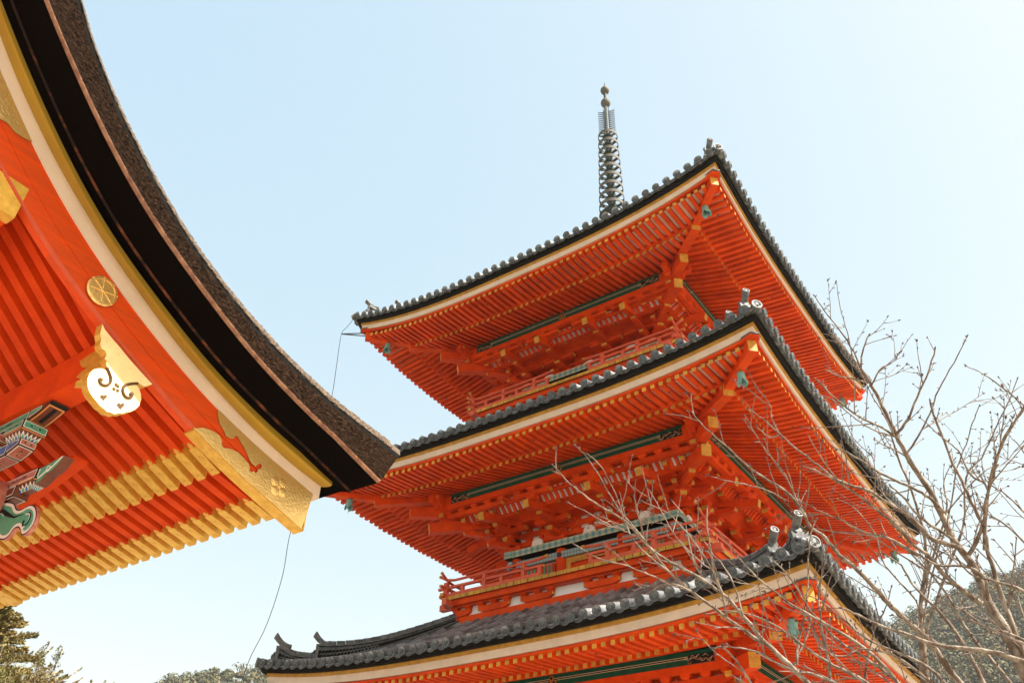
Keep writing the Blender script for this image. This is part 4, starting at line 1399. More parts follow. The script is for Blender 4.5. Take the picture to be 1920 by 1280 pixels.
# --- rafters, each its own part with a gilt sleeve
def base_bot(y):
    u = max(y, 2 * RY - y)
    v = max(0, -15.55 - u)          # the roof steepens above the outer purlin
    return 5.49 + 0.43 * (-14.12 - u) + 0.37 * v
def fly_bot(y): return 5.41 + 0.235 * (-13.2 - y)
RX = [2.665 - 0.2155 * k for k in range(36)]
RW = 0.108
def rafter(fn, ya, yb, hh, nm, first):
    k = MB()
    N = 24 if first else 3
    vs = []; fs = [(0, 1, 2, 3)]
    for j in range(N + 1):
        y = ya + (yb - ya) * j / N
        z = fn(y); w = RW / 2
        vs += [(-w, y, z), (w, y, z), (w, y, z + hh), (-w, y, z + hh)]
    for j in range(N):
        for a in range(4):
            b = (a + 1) % 4
            fs.append((4 * j + a, 4 * j + b, 4 * j + 4 + b, 4 * j + 4 + a))
    fs.append((4 * N, 4 * N + 1, 4 * N + 2, 4 * N + 3))
    k.add(vs, fs, 'red')
    o = k.build(nm, gate)
    c = MB()
    w = RW / 2 + 0.005
    y1 = ya - 0.30
    z0, z1 = fn(ya), fn(y1)
    c.hexa([(-w, ya + .006, z0 - .006), (w, ya + .006, z0 - .006), (w, ya + .006, z0 + hh), (-w, ya + .006, z0 + hh),
            (-w, y1, z1 - .006), (w, y1, z1 - .006), (w, y1, z1 + hh), (-w, y1, z1 + hh)], 'gold_smooth')
    # pointed ogee tip
    sl = (fn(y1 - .1) - z1) / .1
    T_ = [(-w, 0), (-w * .95, .018), (-w * .35, .030), (-w * .55, .050), (-w * .30, .072), (0, .090), (w * .30, .072), (w * .55, .050), (w * .35, .030), (w * .95, .018), (w, 0)]
    c.plate([(u, y1 - v, z1 - .006 + sl * v) for u, v in T_], (0, 0, 0.006), 'gold_smooth')
    for sg in (-1, 1):
        c.plate([(sg * w, y1, z1 + .0), (sg * w, y1 - .03, z1 + .03), (sg * w, y1 - .015, z1 + hh * .5), (sg * w, y1 - .05, z1 + hh * .75), (sg * w, y1, z1 + hh)], (-sg * .004, 0, 0), 'gold_smooth')
    c.lathe([(0, -.004), (.005, -.004), (.006, .002)], (0, y1 + .08, fn(y1 + .08) - .006), 'gold_dark', 6)
    c.lathe([(0, -.004), (.005, -.004), (.006, .002)], (0, ya - .05, fn(ya - .05) - .006), 'gold_dark', 6)
    c.build('gilt_sleeve', o)
    return o
rb0 = rafter(base_bot, -14.12, RY, 0.13, 'base_rafter', True)
rf0 = rafter(fly_bot, -13.2, -14.30, 0.115, 'flying_rafter', False)
for k_, x in enumerate(RX):
    for o in (rb0, rf0):
        if k_ == 0:
            o.location.x = x - GC; o.location.y = 19.6
        else:
            c = o.copy(); COL.objects.link(c); c.parent = gate; c.location = (x - GC, 19.6, 0)
            for ch in kids(o):
                d = ch.copy(); COL.objects.link(d); d.parent = c
            if k_ == 24: c.scale.x = 1.9; c.location.z = -0.03
# parts above were built in world numbers: shift them under the gate's origin
for o in kids(gate):
    if o.name.split('.')[0] not in ('base_rafter', 'flying_rafter'):
        o.location = (-GC, 19.6, 0)
for o in (): pass
def gpart(mb, name, parent=None, smooth=None):
    o = mb.build(name, parent or gate, smooth=smooth)
    if parent is None: o.location = (-GC, 19.6, 0)
    return o
# soffit boards
sb = MB()
xa, xb = -5.4, 2.9
def sheet(fn, ya, yb, N, k):
    vs = []
    for j in range(N + 1):
        y = ya + (yb - ya) * j / N
        vs += [(xa, y, fn(y)), (xb, y, fn(y))]
    sb.add(vs, [(2 * j, 2 * j + 1, 2 * j + 3, 2 * j + 2) for j in range(N)], k)
sheet(lambda y: fly_bot(y) + 0.117, -13.30, -14.10, 3, 'red')
sheet(lambda y: base_bot(y) + 0.132, -14.12, 2 * RY + 14.12, 40, 'red')
sb.box(xa, xb, -14.18, -14.06, base_bot(-14.12) + 0.134, fly_bot(-14.12) + 0.01, 'red')
sb.box(xa, xb, -13.36, -13.22, fly_bot(-13.25) + 0.117, fly_bot(-13.25) + 0.20, 'red')
for j in range(4):
    y0_ = -14.125 - 0.08 * j
    sb.add([(xa, y0_, base_bot(y0_) + 0.124), (xb, y0_, base_bot(y0_) + 0.124), (xb, y0_ - .08, base_bot(y0_ - .08) + 0.124), (xa, y0_ - .08, base_bot(y0_ - .08) + 0.124)], [(0, 1, 2, 3)], 'gold_smooth')
gpart(sb, 'soffit_board')
# small dark drain holes in the soffit as seen between rafters
for (x, y) in ((1.05, -13.62), (2.12, -13.58)):
    k = MB(); k.lathe([(0.035, 0), (0.03, -0.02), (0, -0.02)], (x, y, fly_bot(y) + 0.105), 'dark', 10)
    gpart(k, 'soffit_nail')
# purlins with gilt ends
for (y0_, y1_, z0_, z1_, xe) in ((-15.66, -15.42, 5.78, 6.06, 2.90), (-17.10, -16.84, 6.62, 7.24, 2.985)):
    k = MB()
    x0_ = 2 * GC - xe
    k.box(x0_, xe, y0_, y1_, z0_, z1_ + 0.1, 'red')
    o = gpart(k, 'purlin')
    for q in (1, -1):
        k = MB()
        if y0_ < -16: k.box(side_x(2.86, q), side_x(xe + .006, q), y0_ - .008, y1_ + .008, z0_ - .008, z0_ + .34, 'gold_smooth')
        else:
            X_ = lambda x: side_x(x, q)
            P1 = [(2.90, z0_), (2.60, z0_), (2.50, z0_ + .05), (2.56, z0_ + .09), (2.64, z0_ + .10), (2.52, z0_ + .16), (2.44, z0_ + .25), (2.58, z0_ + .27), (2.90, z0_ + .27)]
            k.plate([(X_(a), y0_ - .006, b_) for a, b_ in P1], (0, .006, 0), 'gold_smooth')
            P2 = [(2.90, y0_), (2.52, y0_), (2.42, y0_ + .05), (2.50, y0_ + .11), (2.42, y0_ + .18), (2.52, y1_), (2.90, y1_)]
            k.plate([(X_(a), b_, z0_ - .006) for a, b_ in P2], (0, 0, .006), 'gold_smooth')
        k.build('gilt_purlin_end', o)
# mirrored purlins on the hidden half, posts, beams
k = MB()
for (y0_, y1_, z0_, z1_) in ((-23.78, -23.54, 5.78, 6.06), (-22.36, -22.10, 6.62, 7.24), (-19.72, -19.48, 8.9, 9.2)):
    k.box(-5.4, 2.9, y0_, y1_, z0_, z1_, 'red')
gpart(k, 'far_purlin')
for x in (0.95, -3.45):
    for y in (-15.54, -19.6, -23.66):
        k = MB()
        k.lathe([(0.24, 0), (0.24, 0.12), (0.17, 0.2), (0.165, 4.6)], (x, y, 0), 'red', 20)
        k.lathe([(0.30, 0.0), (0.30, 0.10), (0.2, 0.14)], (x, y, 0), 'stone', 16)
        gpart(k, 'post', smooth=40)
k = MB()
for x in (0.95, -3.45): k.box(x - .09, x + .09, -23.6, -15.6, 4.1, 4.4, 'red')
for y in (-15.54, -19.6, -23.66): k.box(-4.0, 1.5, y - .1, y + .1, 4.62, 4.85, 'red')
for x in (0.95, -3.45): k.box(x - .1, x + .1, -23.9, -15.3, 4.87, 5.05, 'red')
gpart(k, 'tie_beam')

# painted bracket work under the purlin
def pframe(mb, P, n, fill, dash=True):
    """painted panel on a face: black edge, white line, colour field, black bar with white pips. P: 4 corners, n outward"""
    P = [Vector(p) for p in P]; n = Vector(n) * 0.002
    c = sum(P, Vector()) / 4
    e1 = (P[1] - P[0]); e2 = (P[3] - P[0])
    def inset(m, lift_):
        u = e1.normalized() * m; v = e2.normalized() * m
        return [P[0] + u + v + n * lift_, P[1] - u + v + n * lift_, P[2] - u - v + n * lift_, P[3] + u - v + n * lift_]
    mn = min(e1.length, e2.length)
    f_ = min(1, mn / 0.10)
    mb.add(inset(0.0, 1), [(0, 1, 2, 3)], 'pblack')
    mb.add(inset(0.008 * f_, 2), [(0, 1, 2, 3)], 'pwhite')
    mb.add(inset(0.018 * f_, 3), [(0, 1, 2, 3)], fill)
    if dash:
        L_, S_ = (e1, e2) if e1.length > e2.length else (e2, e1)
        a = c - L_ * 0.22; b = c + L_ * 0.22; t = S_.normalized() * 0.006
        mb.add([a - t + n * 4, b - t + n * 4, b + t + n * 4, a + t + n * 4], [(0, 1, 2, 3)], 'pblack')
        for s_ in (-0.09, 0, 0.09):
            p = c + L_ * s_; l = L_.normalized() * 0.005
            t2 = S_.normalized() * 0.004
            mb.add([p - l - t2 + n * 5, p + l - t2 + n * 5, p + l + t2 + n * 5, p - l + t2 + n * 5], [(0, 1, 2, 3)], 'pwhite')
def pbox(mb, x0, x1, y0, y1, z0, z1, cf, cr, cb, body='pbrown'):
    mb.box(x0, x1, y0, y1, z0, z1, body)
    pframe(mb, [(x0, y0, z0), (x1, y0, z0), (x1, y0, z1), (x0, y0, z1)], (0, -1, 0), cf)
    pframe(mb, [(x1, y0, z0), (x1, y1, z0), (x1, y1, z1), (x1, y0, z1)], (1, 0, 0), cr)
    pframe(mb, [(x0, y0, z0), (x1, y0, z0), (x1, y1, z0), (x0, y1, z0)], (0, 0, -1), cb)
def petals(mb, x0, x1, y0, y1, z0, z1, cut=0.05):
    """dished lower half of a block with a row of painted petals"""
    a = [(x0 + cut, y0 + cut, z0), (x1 - cut, y0 + cut, z0), (x1 - cut, y1 - cut, z0), (x0 + cut, y1 - cut, z0)]
    b = [(x0, y0, z1), (x1, y0, z1), (x1, y1, z1), (x0, y1, z1)]
    mb.hexa(a + b, 'pbrown')
    for (p0, p1, q0, q1, nn) in ((a[0], a[1], b[0], b[1], (0, -1, -.3)), (a[1], a[2], b[1], b[2], (1, 0, -.3))):
        p0, p1, q0, q1 = map(Vector, (p0, p1, q0, q1)); nn = Vector(nn) * 0.004
        m_ = 5
        for i_ in range(m_):
            for s_, kk in ((1.0, 'pwhite'), (0.66, 'pblue' if i_ % 2 else 'pgreen')):
                t0 = (i_ + 0.5 - 0.48 * s_) / m_; t1 = (i_ + 0.5 + 0.48 * s_) / m_; tm = (i_ + 0.5) / m_
                A = p0.lerp(p1, t0); B = p0.lerp(p1, t1)
                C = q0.lerp(q1, tm); Cm = p0.lerp(p1, tm)
                top_p = Cm.lerp(C, 0.80 * s_)
                w0 = A.lerp(q0.lerp(q1, t0), 0.35 * s_); w1 = B.lerp(q0.lerp(q1, t1), 0.35 * s_)
                off_ = nn * (1.4 if s_ < 1 else 1)
                mb.add([A + off_, B + off_, w1 + off_, top_p + off_, w0 + off_], [(0, 1, 2, 3, 4)], kk)
        for z_ in (0.90,):
            A = p0.lerp(q0, z_); B = p1.lerp(q1, z_); A2 = p0.lerp(q0, 1.0); B2 = p1.lerp(q1, 1.0)
            mb.add([A + nn, B + nn, B2 + nn, A2 + nn], [(0, 1, 2, 3)], 'porange')
def painted_set(dx, mir=False):
    b = MB()
    # upper arm with its rising nose, right under the purlin
    x0, x1, y0, y1 = 0.7 + dx, 1.70 + dx, -15.61, -15.43
    pbox(b, x0, x1, y0, y1, 5.665, 5.775, 'pgreen', 'pmauve', 'pmauve')
    N = 6; vs = []
    for j in range(N + 1):
        t = j / N; x = x1 + 0.002 + 0.36 * t; zb_ = 5.665 + 0.10 * t ** 1.6
        vs += [(x, y0, zb_), (x, y1, zb_), (x, y1, 5.775), (x, y0, 5.775)]
    fs = []
    for j in range(N):
        for a in range(4):
            q_ = (a + 1) % 4
            fs.append((4 * j + a, 4 * j + q_, 4 * j + 4 + q_, 4 * j + 4 + a))
    fs.append((4 * N, 4 * N + 1, 4 * N + 2, 4 * N + 3))
    b.add(vs, fs, 'pbrown')
    for (m_, kk, lf) in ((0.0, 'pblack', 1), (0.01, 'porange', 2), (0.026, 'pbrown', 3), (0.07, 'pblack', 4)):
        vv = []
        for j in range(N + 1):
            t = j / N; t = 0.03 + 0.94 * t if m_ else t
            x = x1 + 0.36 * t + (m_ if j == 0 else -m_ if j == N else 0); zb_ = 5.665 + 0.10 * t ** 1.6 - 0.002 * lf
            vv += [(x, y0 + m_, zb_), (x, y1 - m_, zb_)]
        b.add(vv, [(2 * j, 2 * j + 1, 2 * j + 3, 2 * j + 2) for j in range(N)], kk)
    pframe(b, [(x1 + .005, y0, 5.672), (x1 + .22, y0, 5.715), (x1 + .22, y0, 5.772), (x1 + .005, y0, 5.772)], (0, -1, 0), 'pgreen', False)
    o = gpart(b, 'painted_bracket_arm')
    b = MB()
    pbox(b, 1.40 + dx, 1.72 + dx, -15.64, -15.40, 5.575, 5.66, 'pgreen', 'pgreen', 'pgreen')
    petals(b, 1.40 + dx, 1.72 + dx, -15.64, -15.40, 5.49, 5.573)
    gpart(b, 'painted_block')
    b = MB()
    pbox(b, 0.95 + dx, 1.25 + dx, -15.64, -15.40, 5.575, 5.66, 'pgreen', 'pmauve', 'pgreen')
    petals(b, 0.95 + dx, 1.25 + dx, -15.64, -15.40, 5.49, 5.573)
    gpart(b, 'painted_block')
    # blue and russet arm
    b = MB()
    pbox(b, 0.7 + dx, 1.50 + dx, -15.60, -15.44, 5.36, 5.486, 'pblue', 'pmauve', 'pmauve')
    b.hexa([(1.502 + dx, -15.6, 5.36), (1.502 + dx, -15.44, 5.36), (1.502 + dx, -15.44, 5.486), (1.502 + dx, -15.6, 5.486),
            (1.70 + dx, -15.6, 5.415), (1.70 + dx, -15.44, 5.415), (1.70 + dx, -15.44, 5.486), (1.70 + dx, -15.6, 5.486)], 'pmauve')
    pframe(b, [(1.70 + dx, -15.60, 5.415), (1.70 + dx, -15.44, 5.415), (1.70 + dx, -15.44, 5.486), (1.70 + dx, -15.60, 5.486)], (1, 0, 0), 'pmauve')
    pframe(b, [(1.505 + dx, -15.60, 5.365), (1.70 + dx, -15.60, 5.42), (1.70 + dx, -15.60, 5.484), (1.505 + dx, -15.60, 5.484)], (0, -1, 0), 'pblue')
    pframe(b, [(1.505 + dx, -15.60, 5.360), (1.70 + dx, -15.60, 5.415), (1.70 + dx, -15.44, 5.415), (1.505 + dx, -15.44, 5.360)], (0.2, 0, -1), 'pmauve', True)
    gpart(b, 'painted_bracket_arm')
    # lower arm towards the viewer's far side with petals and a leaf nose
    b = MB()
    pbox(b, 1.30 + dx, 1.88 + dx, -15.42, -15.28, 5.10, 5.20, 'pmauve', 'pmauve', 'pbrown')
    petals(b, 1.50 + dx, 1.86 + dx, -15.43, -15.27, 5.02, 5.098)
    p = [(1.88, 5.20), (2.24, 5.23), (2.18, 5.16), (2.10, 5.12), (2.02, 5.11), (1.96, 5.06), (1.88, 5.04)]
    b.plate([(a + dx, -15.40, c_) for a, c_ in p], (0, 0.10, 0), 'pgreen', 'pbrown')
    b.tube([(1.90 + dx, -15.403, 5.09), (2.0 + dx, -15.403, 5.13), (2.08 + dx, -15.403, 5.15), (2.22 + dx, -15.403, 5.222)], 0.007, 'pwhite', 5)
    b.lathe([(0.02, 0.004), (0.028, 0.008), (0.032, 0.0)], (2.03 + dx, -15.40, 5.155), 'pwhite', 12, (0, -1, 0))
    gpart(b, 'painted_leaf_arm')
    # rounded russet boss and a brown dished block under the arms
    b = MB()
    b.sweep(range(9), lambda j: [(1.20 + dx + 0.30 * math.sin(PI / 2 * min(1, j / 7)), -15.60 + 0.0 + y_, 5.22 - 0.24 * (1 - math.cos(PI / 2 * min(1, j / 7))) + z_) for y_, z_ in ((0, 0), (0.16, 0), (0.16, -0.16), (0, -0.16))][:4], 'pmauve')
    pframe(b, [(1.0 + dx, -15.602, 5.06), (1.22 + dx, -15.602, 5.06), (1.22 + dx, -15.602, 5.22), (1.0 + dx, -15.602, 5.22)], (0, -1, 0), 'pmauve')
    b.box(1.15 + dx, 1.62 + dx, -15.44, -15.30, 4.98, 5.09, 'pbrown')
    pframe(b, [(1.15 + dx, -15.44, 4.98), (1.62 + dx, -15.44, 4.98), (1.62 + dx, -15.44, 5.09), (1.15 + dx, -15.44, 5.09)], (0, -1, 0), 'pbrown', False)
    pframe(b, [(1.15 + dx, -15.44, 4.98), (1.62 + dx, -15.44, 4.98), (1.62 + dx, -15.30, 4.98), (1.15 + dx, -15.30, 4.98)], (0, 0, -1), 'pbrown', False)
    gpart(b, 'painted_boss')
painted_set(0)
# plain vermilion strut behind them
k = MB()
k.hexa([(0.9, -15.20, 5.10), (0.9, -15.05, 5.10), (0.9, -15.05, 5.5), (0.9, -15.20, 5.5), (1.98, -15.20, 5.36), (1.98, -15.05, 5.36), (1.98, -15.05, 5.40), (1.98, -15.20, 5.40)], 'red')
gpart(k, 'strut')
# green cloud-scroll beam nose
k = MB()
S0 = [(1.0, 5.05), (1.20, 5.03), (1.36, 4.985), (1.50, 4.955), (1.66, 4.90), (1.76, 4.82), (1.86, 4.79), (1.98, 4.80), (2.08, 4.77), (2.16, 4.70), (2.20, 4.62), (2.19, 4.55), (2.13, 4.50), (2.05, 4.50),
      (2.00, 4.55), (1.93, 4.60), (1.86, 4.60), (1.82, 4.55), (1.75, 4.53), (1.66, 4.55), (1.58, 4.60), (1.50, 4.66), (1.40, 4.66), (1.2, 4.62), (1.0, 4.6)]
def smooth_loop(P, n=4):
    out = []; m_ = len(P)
    for i_ in range(m_):
        p0, p1, p2, p3 = (Vector((*P[(i_ + o_) % m_], 0)) for o_ in (-1, 0, 1, 2))
        for j in range(n):
            t = j / n; v = 0.5 * ((2 * p1) + (p2 - p0) * t + (2 * p0 - 5 * p1 + 4 * p2 - p3) * t * t + (3 * p1 - p0 - 3 * p2 + p3) * t ** 3)
            out.append((v.x, v.y))
    return out
S0 = smooth_loop(S0)
cx = sum(a for a, b_ in S0) / len(S0); cz = sum(b_ for a, b_ in S0) / len(S0)
def offs(P, m_):
    out = []; n_ = len(P)
    for i_ in range(n_):
        a = Vector((*P[i_ - 1], 0)); b_ = Vector((*P[i_], 0)); c_ = Vector((*P[(i_ + 1) % n_], 0))
        t = (c_ - a).normalized(); nrm = Vector((t.y, -t.x, 0))
        out.append((b_.x + nrm.x * m_, b_.y + nrm.y * m_))
    return out
k.plate([(a, -15.42, b_) for a, b_ in S0], (0, 0.035, 0), 'pblack', 'pmauve')
k.plate([(a, -15.4205, b_) for a, b_ in offs(S0, 0.012)], (0, -0.002, 0), 'pwhite')
k.plate([(a, -15.423, b_) for a, b_ in offs(S0, 0.040)], (0, -0.002, 0), 'pgreen')
def swirl(cx_, cz_, r, t0, t1, w):
    pts = []
    for j in range(16):
        t = t0 + (t1 - t0) * j / 15; rr = r * (1 - 0.72 * j / 15)
        pts.append((cx_ + rr * math.cos(t), -15.427, cz_ + rr * math.sin(t)))
    k.tube(pts, [w * (0.6 + 0.4 * j / 15) for j in range(16)], 'pblack', 5)
    k.tube([(a, b_ + .002, c_) for a, b_, c_ in [(p[0] - .012, p[1], p[2] - .006) for p in pts]], w * .8, 'pwhite', 5)
swirl(2.04, 4.63, 0.085, 1.9, -3.6, 0.009)
swirl(1.50, 4.78, 0.075, 0.3, 5.6, 0.009)
k.tube([(1.2, -15.426, 4.90), (1.36, -15.426, 4.89), (1.5, -15.426, 4.86), (1.62, -15.426, 4.80), (1.78, -15.426, 4.73), (1.95, -15.426, 4.72)], [0.004, 0.012, 0.02, 0.022, 0.010, 0.003], 'pblack', 6)
gpart(k, 'painted_cloud_nose')

# ================================================================== CHERRY TREES
def limb_pts(L, d0, d1):
    n = len(L)
    pts = [at(px, py, d0 + (d1 - d0) * (j / (n - 1))) for j, (px, py) in enumerate(L)]
    pts = crv(pts, 4)
    out = []
    for j, p in enumerate(pts):
        amp = 0.0035 * min(1, j / 3)
        out.append(p + Vector((rnd.uniform(-1, 1), rnd.uniform(-1, 1), rnd.uniform(-1, 1))) * amp)
    return out
def bud(mb, p, d, s):
    d = d.normalized()
    s *= 0.85
    mb.tube([p, p + d * s * 0.5, p + d * s * 1.25], [s * 0.22, s * 0.33, s * 0.03], 'bud', 5)
def twig(mb, bb, p, d, L, r, depth=0):
    n = max(2, int(L / 0.05)); pts = [p]; rad = [r]
    d = d.normalized(); q = p.copy()
    for j in range(n):
        d = (d + Vector((rnd.uniform(-1, 1), rnd.uniform(-1, 1), rnd.uniform(-1, 1) + 0.25)) * 0.13).normalized()
        q = q + d * (L / n)
        pts.append(q.copy()); rad.append(r * (1 - 0.5 * (j + 1) / n))
        sd_ = d.orthogonal().normalized(); sd_.rotate(Matrix.Rotation(rnd.random() * 6.28, 3, d))
        if rnd.random() < 0.6:
            bd = (d * 0.8 + sd_ * 0.7).normalized()
            mb.tube([q, q + bd * 0.018], [0.0026, 0.002], 'twig', 4, caps=False)
            bud(bb, q + bd * 0.014, bd, rnd.uniform(0.010, 0.017))
        if depth < 2 and rnd.random() < (0.26 if depth == 0 else 0.13) and j < n - 1:
            twig(mb, bb, q, d * 0.75 + sd_ * 0.75, L * rnd.uniform(0.25, 0.6), max(0.0026, r * 0.62), depth + 1)
    mb.tube(pts, rad, 'twig', 5, caps=False)
    for a in range(rnd.choice((1, 1, 2, 3))):
        sd_ = d.orthogonal().normalized(); sd_.rotate(Matrix.Rotation(rnd.random() * 6.28, 3, d))
        bud(bb, q, d + sd_ * 0.5 * (a > 0), rnd.uniform(0.014, 0.021))
def cherry(root_label, group, limbs, trunk, loc):
    root = empty('cherry_tree', loc, root_label, 'tree', group)
    inv = Vector(loc)
    def sub(pts): return [p - inv for p in pts]
    t = MB()
    tp = sub(trunk[0]); t.tube(tp, trunk[1], 'limb', 14)
    tr = t.build('trunk', root, smooth=60)
    for (L, w0, w1, d0, d1, dens) in limbs:
        """outline in the photo from the thick end to the tip, widths in photo pixels"""
        pts = sub(limb_pts(L, d0, d1))
        n = len(pts)
        rad = []
        for j in range(n):
            q = j / (n - 1); d = d0 + (d1 - d0) * q
            w = (w0 + (w1 - w0) * q ** 0.8) * 0.74
            rad.append(w * d / FPX / 2 * rnd.uniform(0.97, 1.05))
        b = MB(); bb = MB()
        b.tube(pts, rad, 'limb', 8)
        o = b.build('branch', root, smooth=60)
        tw = MB()
        tot = sum((pts[j + 1] - pts[j]).length for j in range(n - 1))
        step = 0.070 / dens; s_ = step * 0.5; acc = 0
        for j in range(n - 1):
            seg = pts[j + 1] - pts[j]
            while s_ < acc + seg.length:
                f = (s_ - acc) / max(1e-6, seg.length); p = pts[j] + seg * f
                q = s_ / tot
                dr = seg.normalized(); sd_ = dr.orthogonal().normalized(); sd_.rotate(Matrix.Rotation(rnd.random() * 6.28, 3, dr))
                if q < 0.72 and rnd.random() < 0.10 + 0.04 * dens:     # a long side shoot with twigs of its own
                    twig(tw, bb, p, dr * rnd.uniform(0.7, 1.3) + sd_ * 0.75 + Vector((0, 0, 0.25)), rnd.uniform(0.40, 0.85) * (1 - 0.85 * q), max(0.0040, min(rad[j] * 0.6, 0.0075)))
                k = rnd.random()
                if k < 0.40:
                    bud(bb, p + sd_ * rad[j] * 0.8, dr * 0.6 + sd_, rnd.uniform(0.014, 0.022))
                elif k < 0.40 + 0.42 * dens or q > .97:
                    Lt = rnd.uniform(0.06, 0.42) * (1.15 - 0.5 * q)
                    twig(tw, bb, p, dr * rnd.uniform(0.5, 1.1) + sd_ * 0.8 + Vector((0, 0, 0.2)), Lt, max(0.0032, min(rad[j] * 0.6, 0.0048)))
                else:    # short spur with a bud cluster
                    e = p + sd_ * 0.035 + dr * 0.012
                    tw.tube([p, e], [0.003, 0.0025], 'twig', 4, caps=False)
                    for a in range(3): bud(bb, e, sd_ + Vector((rnd.uniform(-.7, .7), rnd.uniform(-.7, .7), rnd.uniform(-.7, .7))), 0.013)
                s_ += step * rnd.uniform(0.6, 1.5)
            acc += seg.length
        bud(bb, pts[-1], pts[-1] - pts[-2], 0.022)
        if tw.v: tag(tw.build('twigs', o, rec=False), kind='stuff')
        if bb.v: tag(bb.build('buds', o, rec=False), kind='stuff')
    return root

D0 = 6.6
near = [
 ([(1960, 1330), (1918, 1254), (1901, 1214), (1882, 1178), (1865, 1149), (1849, 1119), (1836, 1083), (1813, 1044), (1790, 1014), (1770, 975), (1744, 922), (1704, 860), (1680, 815), (1655, 762), (1630, 715), (1614, 690)], 27, 6, 6.4, 6.8, .55),
 ([(1614, 690), (1600, 658), (1575, 620), (1545, 582), (1527, 555)], 5, 2, 6.8, 7.0, .8),
 ([(1614, 690), (1617, 660), (1629, 628)], 5, 3, 6.8, 6.7, 1.0),
 ([(1612, 688), (1590, 662), (1562, 628)], 5, 3.5, 6.8, 6.9, 1.2),
 ([(1622, 716), (1596, 709), (1575, 705), (1550, 694)], 4, 3, 6.8, 6.6, 1.1),
 ([(1633, 724), (1648, 695), (1668, 682)], 4, 3, 6.75, 6.7, 1.0),
 ([(1682, 812), (1700, 790), (1715, 755), (1737, 705), (1754, 655)], 7, 3, 6.6, 6.4, 1.0),
 ([(1700, 850), (1722, 818), (1744, 775), (1760, 730), (1788, 680), (1813, 632)], 5, 2, 6.6, 6.9, .6),
 ([(1684, 822), (1655, 803), (1620, 786), (1595, 770), (1562, 742), (1532, 712)], 6, 3.5, 6.6, 6.3, .9),
 ([(1678, 818), (1655, 812), (1620, 796), (1592, 774), (1560, 750), (1525, 735)], 5, 1.6, 6.65, 6.9, .5),
 ([(1870, 1350), (1825, 1305), (1790, 1267), (1763, 1231), (1731, 1191), (1691, 1155), (1658, 1122), (1639, 1100), (1599, 1060), (1572, 1039), (1546, 1007), (1519, 986), (1500, 951), (1471, 919), (1429, 893), (1394, 866), (1349, 824), (1320, 800), (1299, 776)], 17, 2.5, 6.3, 5.8, .85),
 ([(1842, 1132), (1809, 1110), (1770, 1077), (1744, 1044), (1717, 1024), (1673, 980), (1633, 946), (1588, 914), (1556, 895), (1527, 881), (1504, 873)], 13, 3, 6.4, 6.1, .8),
 ([(1813, 1040), (1790, 1024), (1744, 1008), (1724, 985), (1689, 957), (1657, 938), (1628, 919), (1599, 911), (1567, 898), (1546, 882), (1519, 861), (1482, 832), (1461, 813), (1429, 785), (1403, 767)], 12, 2.5, 6.4, 6.0, .8),
 ([(1770, 960), (1745, 935), (1720, 919), (1652, 887), (1599, 853), (1561, 837)], 9, 3.5, 6.5, 6.1, .7),
 ([(1720, 1042), (1684, 1020), (1665, 1007), (1615, 994), (1572, 972), (1540, 959), (1508, 943), (1480, 925)], 6, 2, 6.3, 6.0, .9),
 ([(1474, 938), (1440, 920), (1395, 907), (1365, 901), (1328, 891)], 4, 1.8, 5.9, 5.8, .7),
 ([(1500, 951), (1480, 905), (1455, 868), (1440, 850), (1420, 820), (1398, 780)], 4.5, 1.8, 5.9, 5.9, .8),
 ([(1461, 813), (1448, 785), (1445, 762), (1435, 745)], 3, 1.6, 6.0, 6.0, .8),
 ([(1461, 815), (1443, 820), (1425, 805), (1418, 800)], 3, 1.6, 6.0, 6.0, .8),
 ([(1852, 1125), (1845, 1080), (1803, 1060), (1754, 1057), (1698, 1024), (1658, 1004)], 7, 4, 6.4, 6.1, .9),
 ([(1785, 1010), (1755, 990), (1721, 965), (1691, 929), (1668, 909)], 7, 4, 6.5, 6.2, 1.0),
 ([(1816, 1040), (1832, 1014), (1845, 975), (1849, 939), (1862, 890), (1872, 850), (1890, 812), (1918, 765)], 10, 4, 6.4, 6.2, .9),
 ([(1950, 1300), (1912, 1205), (1888, 1142), (1868, 1086), (1852, 1031), (1845, 991), (1822, 942), (1804, 903), (1783, 860), (1767, 818), (1750, 776), (1744, 751)], 12, 4, 6.4, 6.7, .8),
 ([(1846, 1030), (1848, 975), (1857, 894), (1874, 844), (1888, 810), (1925, 762)], 8, 3.5, 6.4, 6.0, 1.0),
 ([(1848, 905), (1820, 890), (1800, 850), (1780, 830), (1762, 815)], 5, 2.5, 6.4, 6.3, 1.0),
]
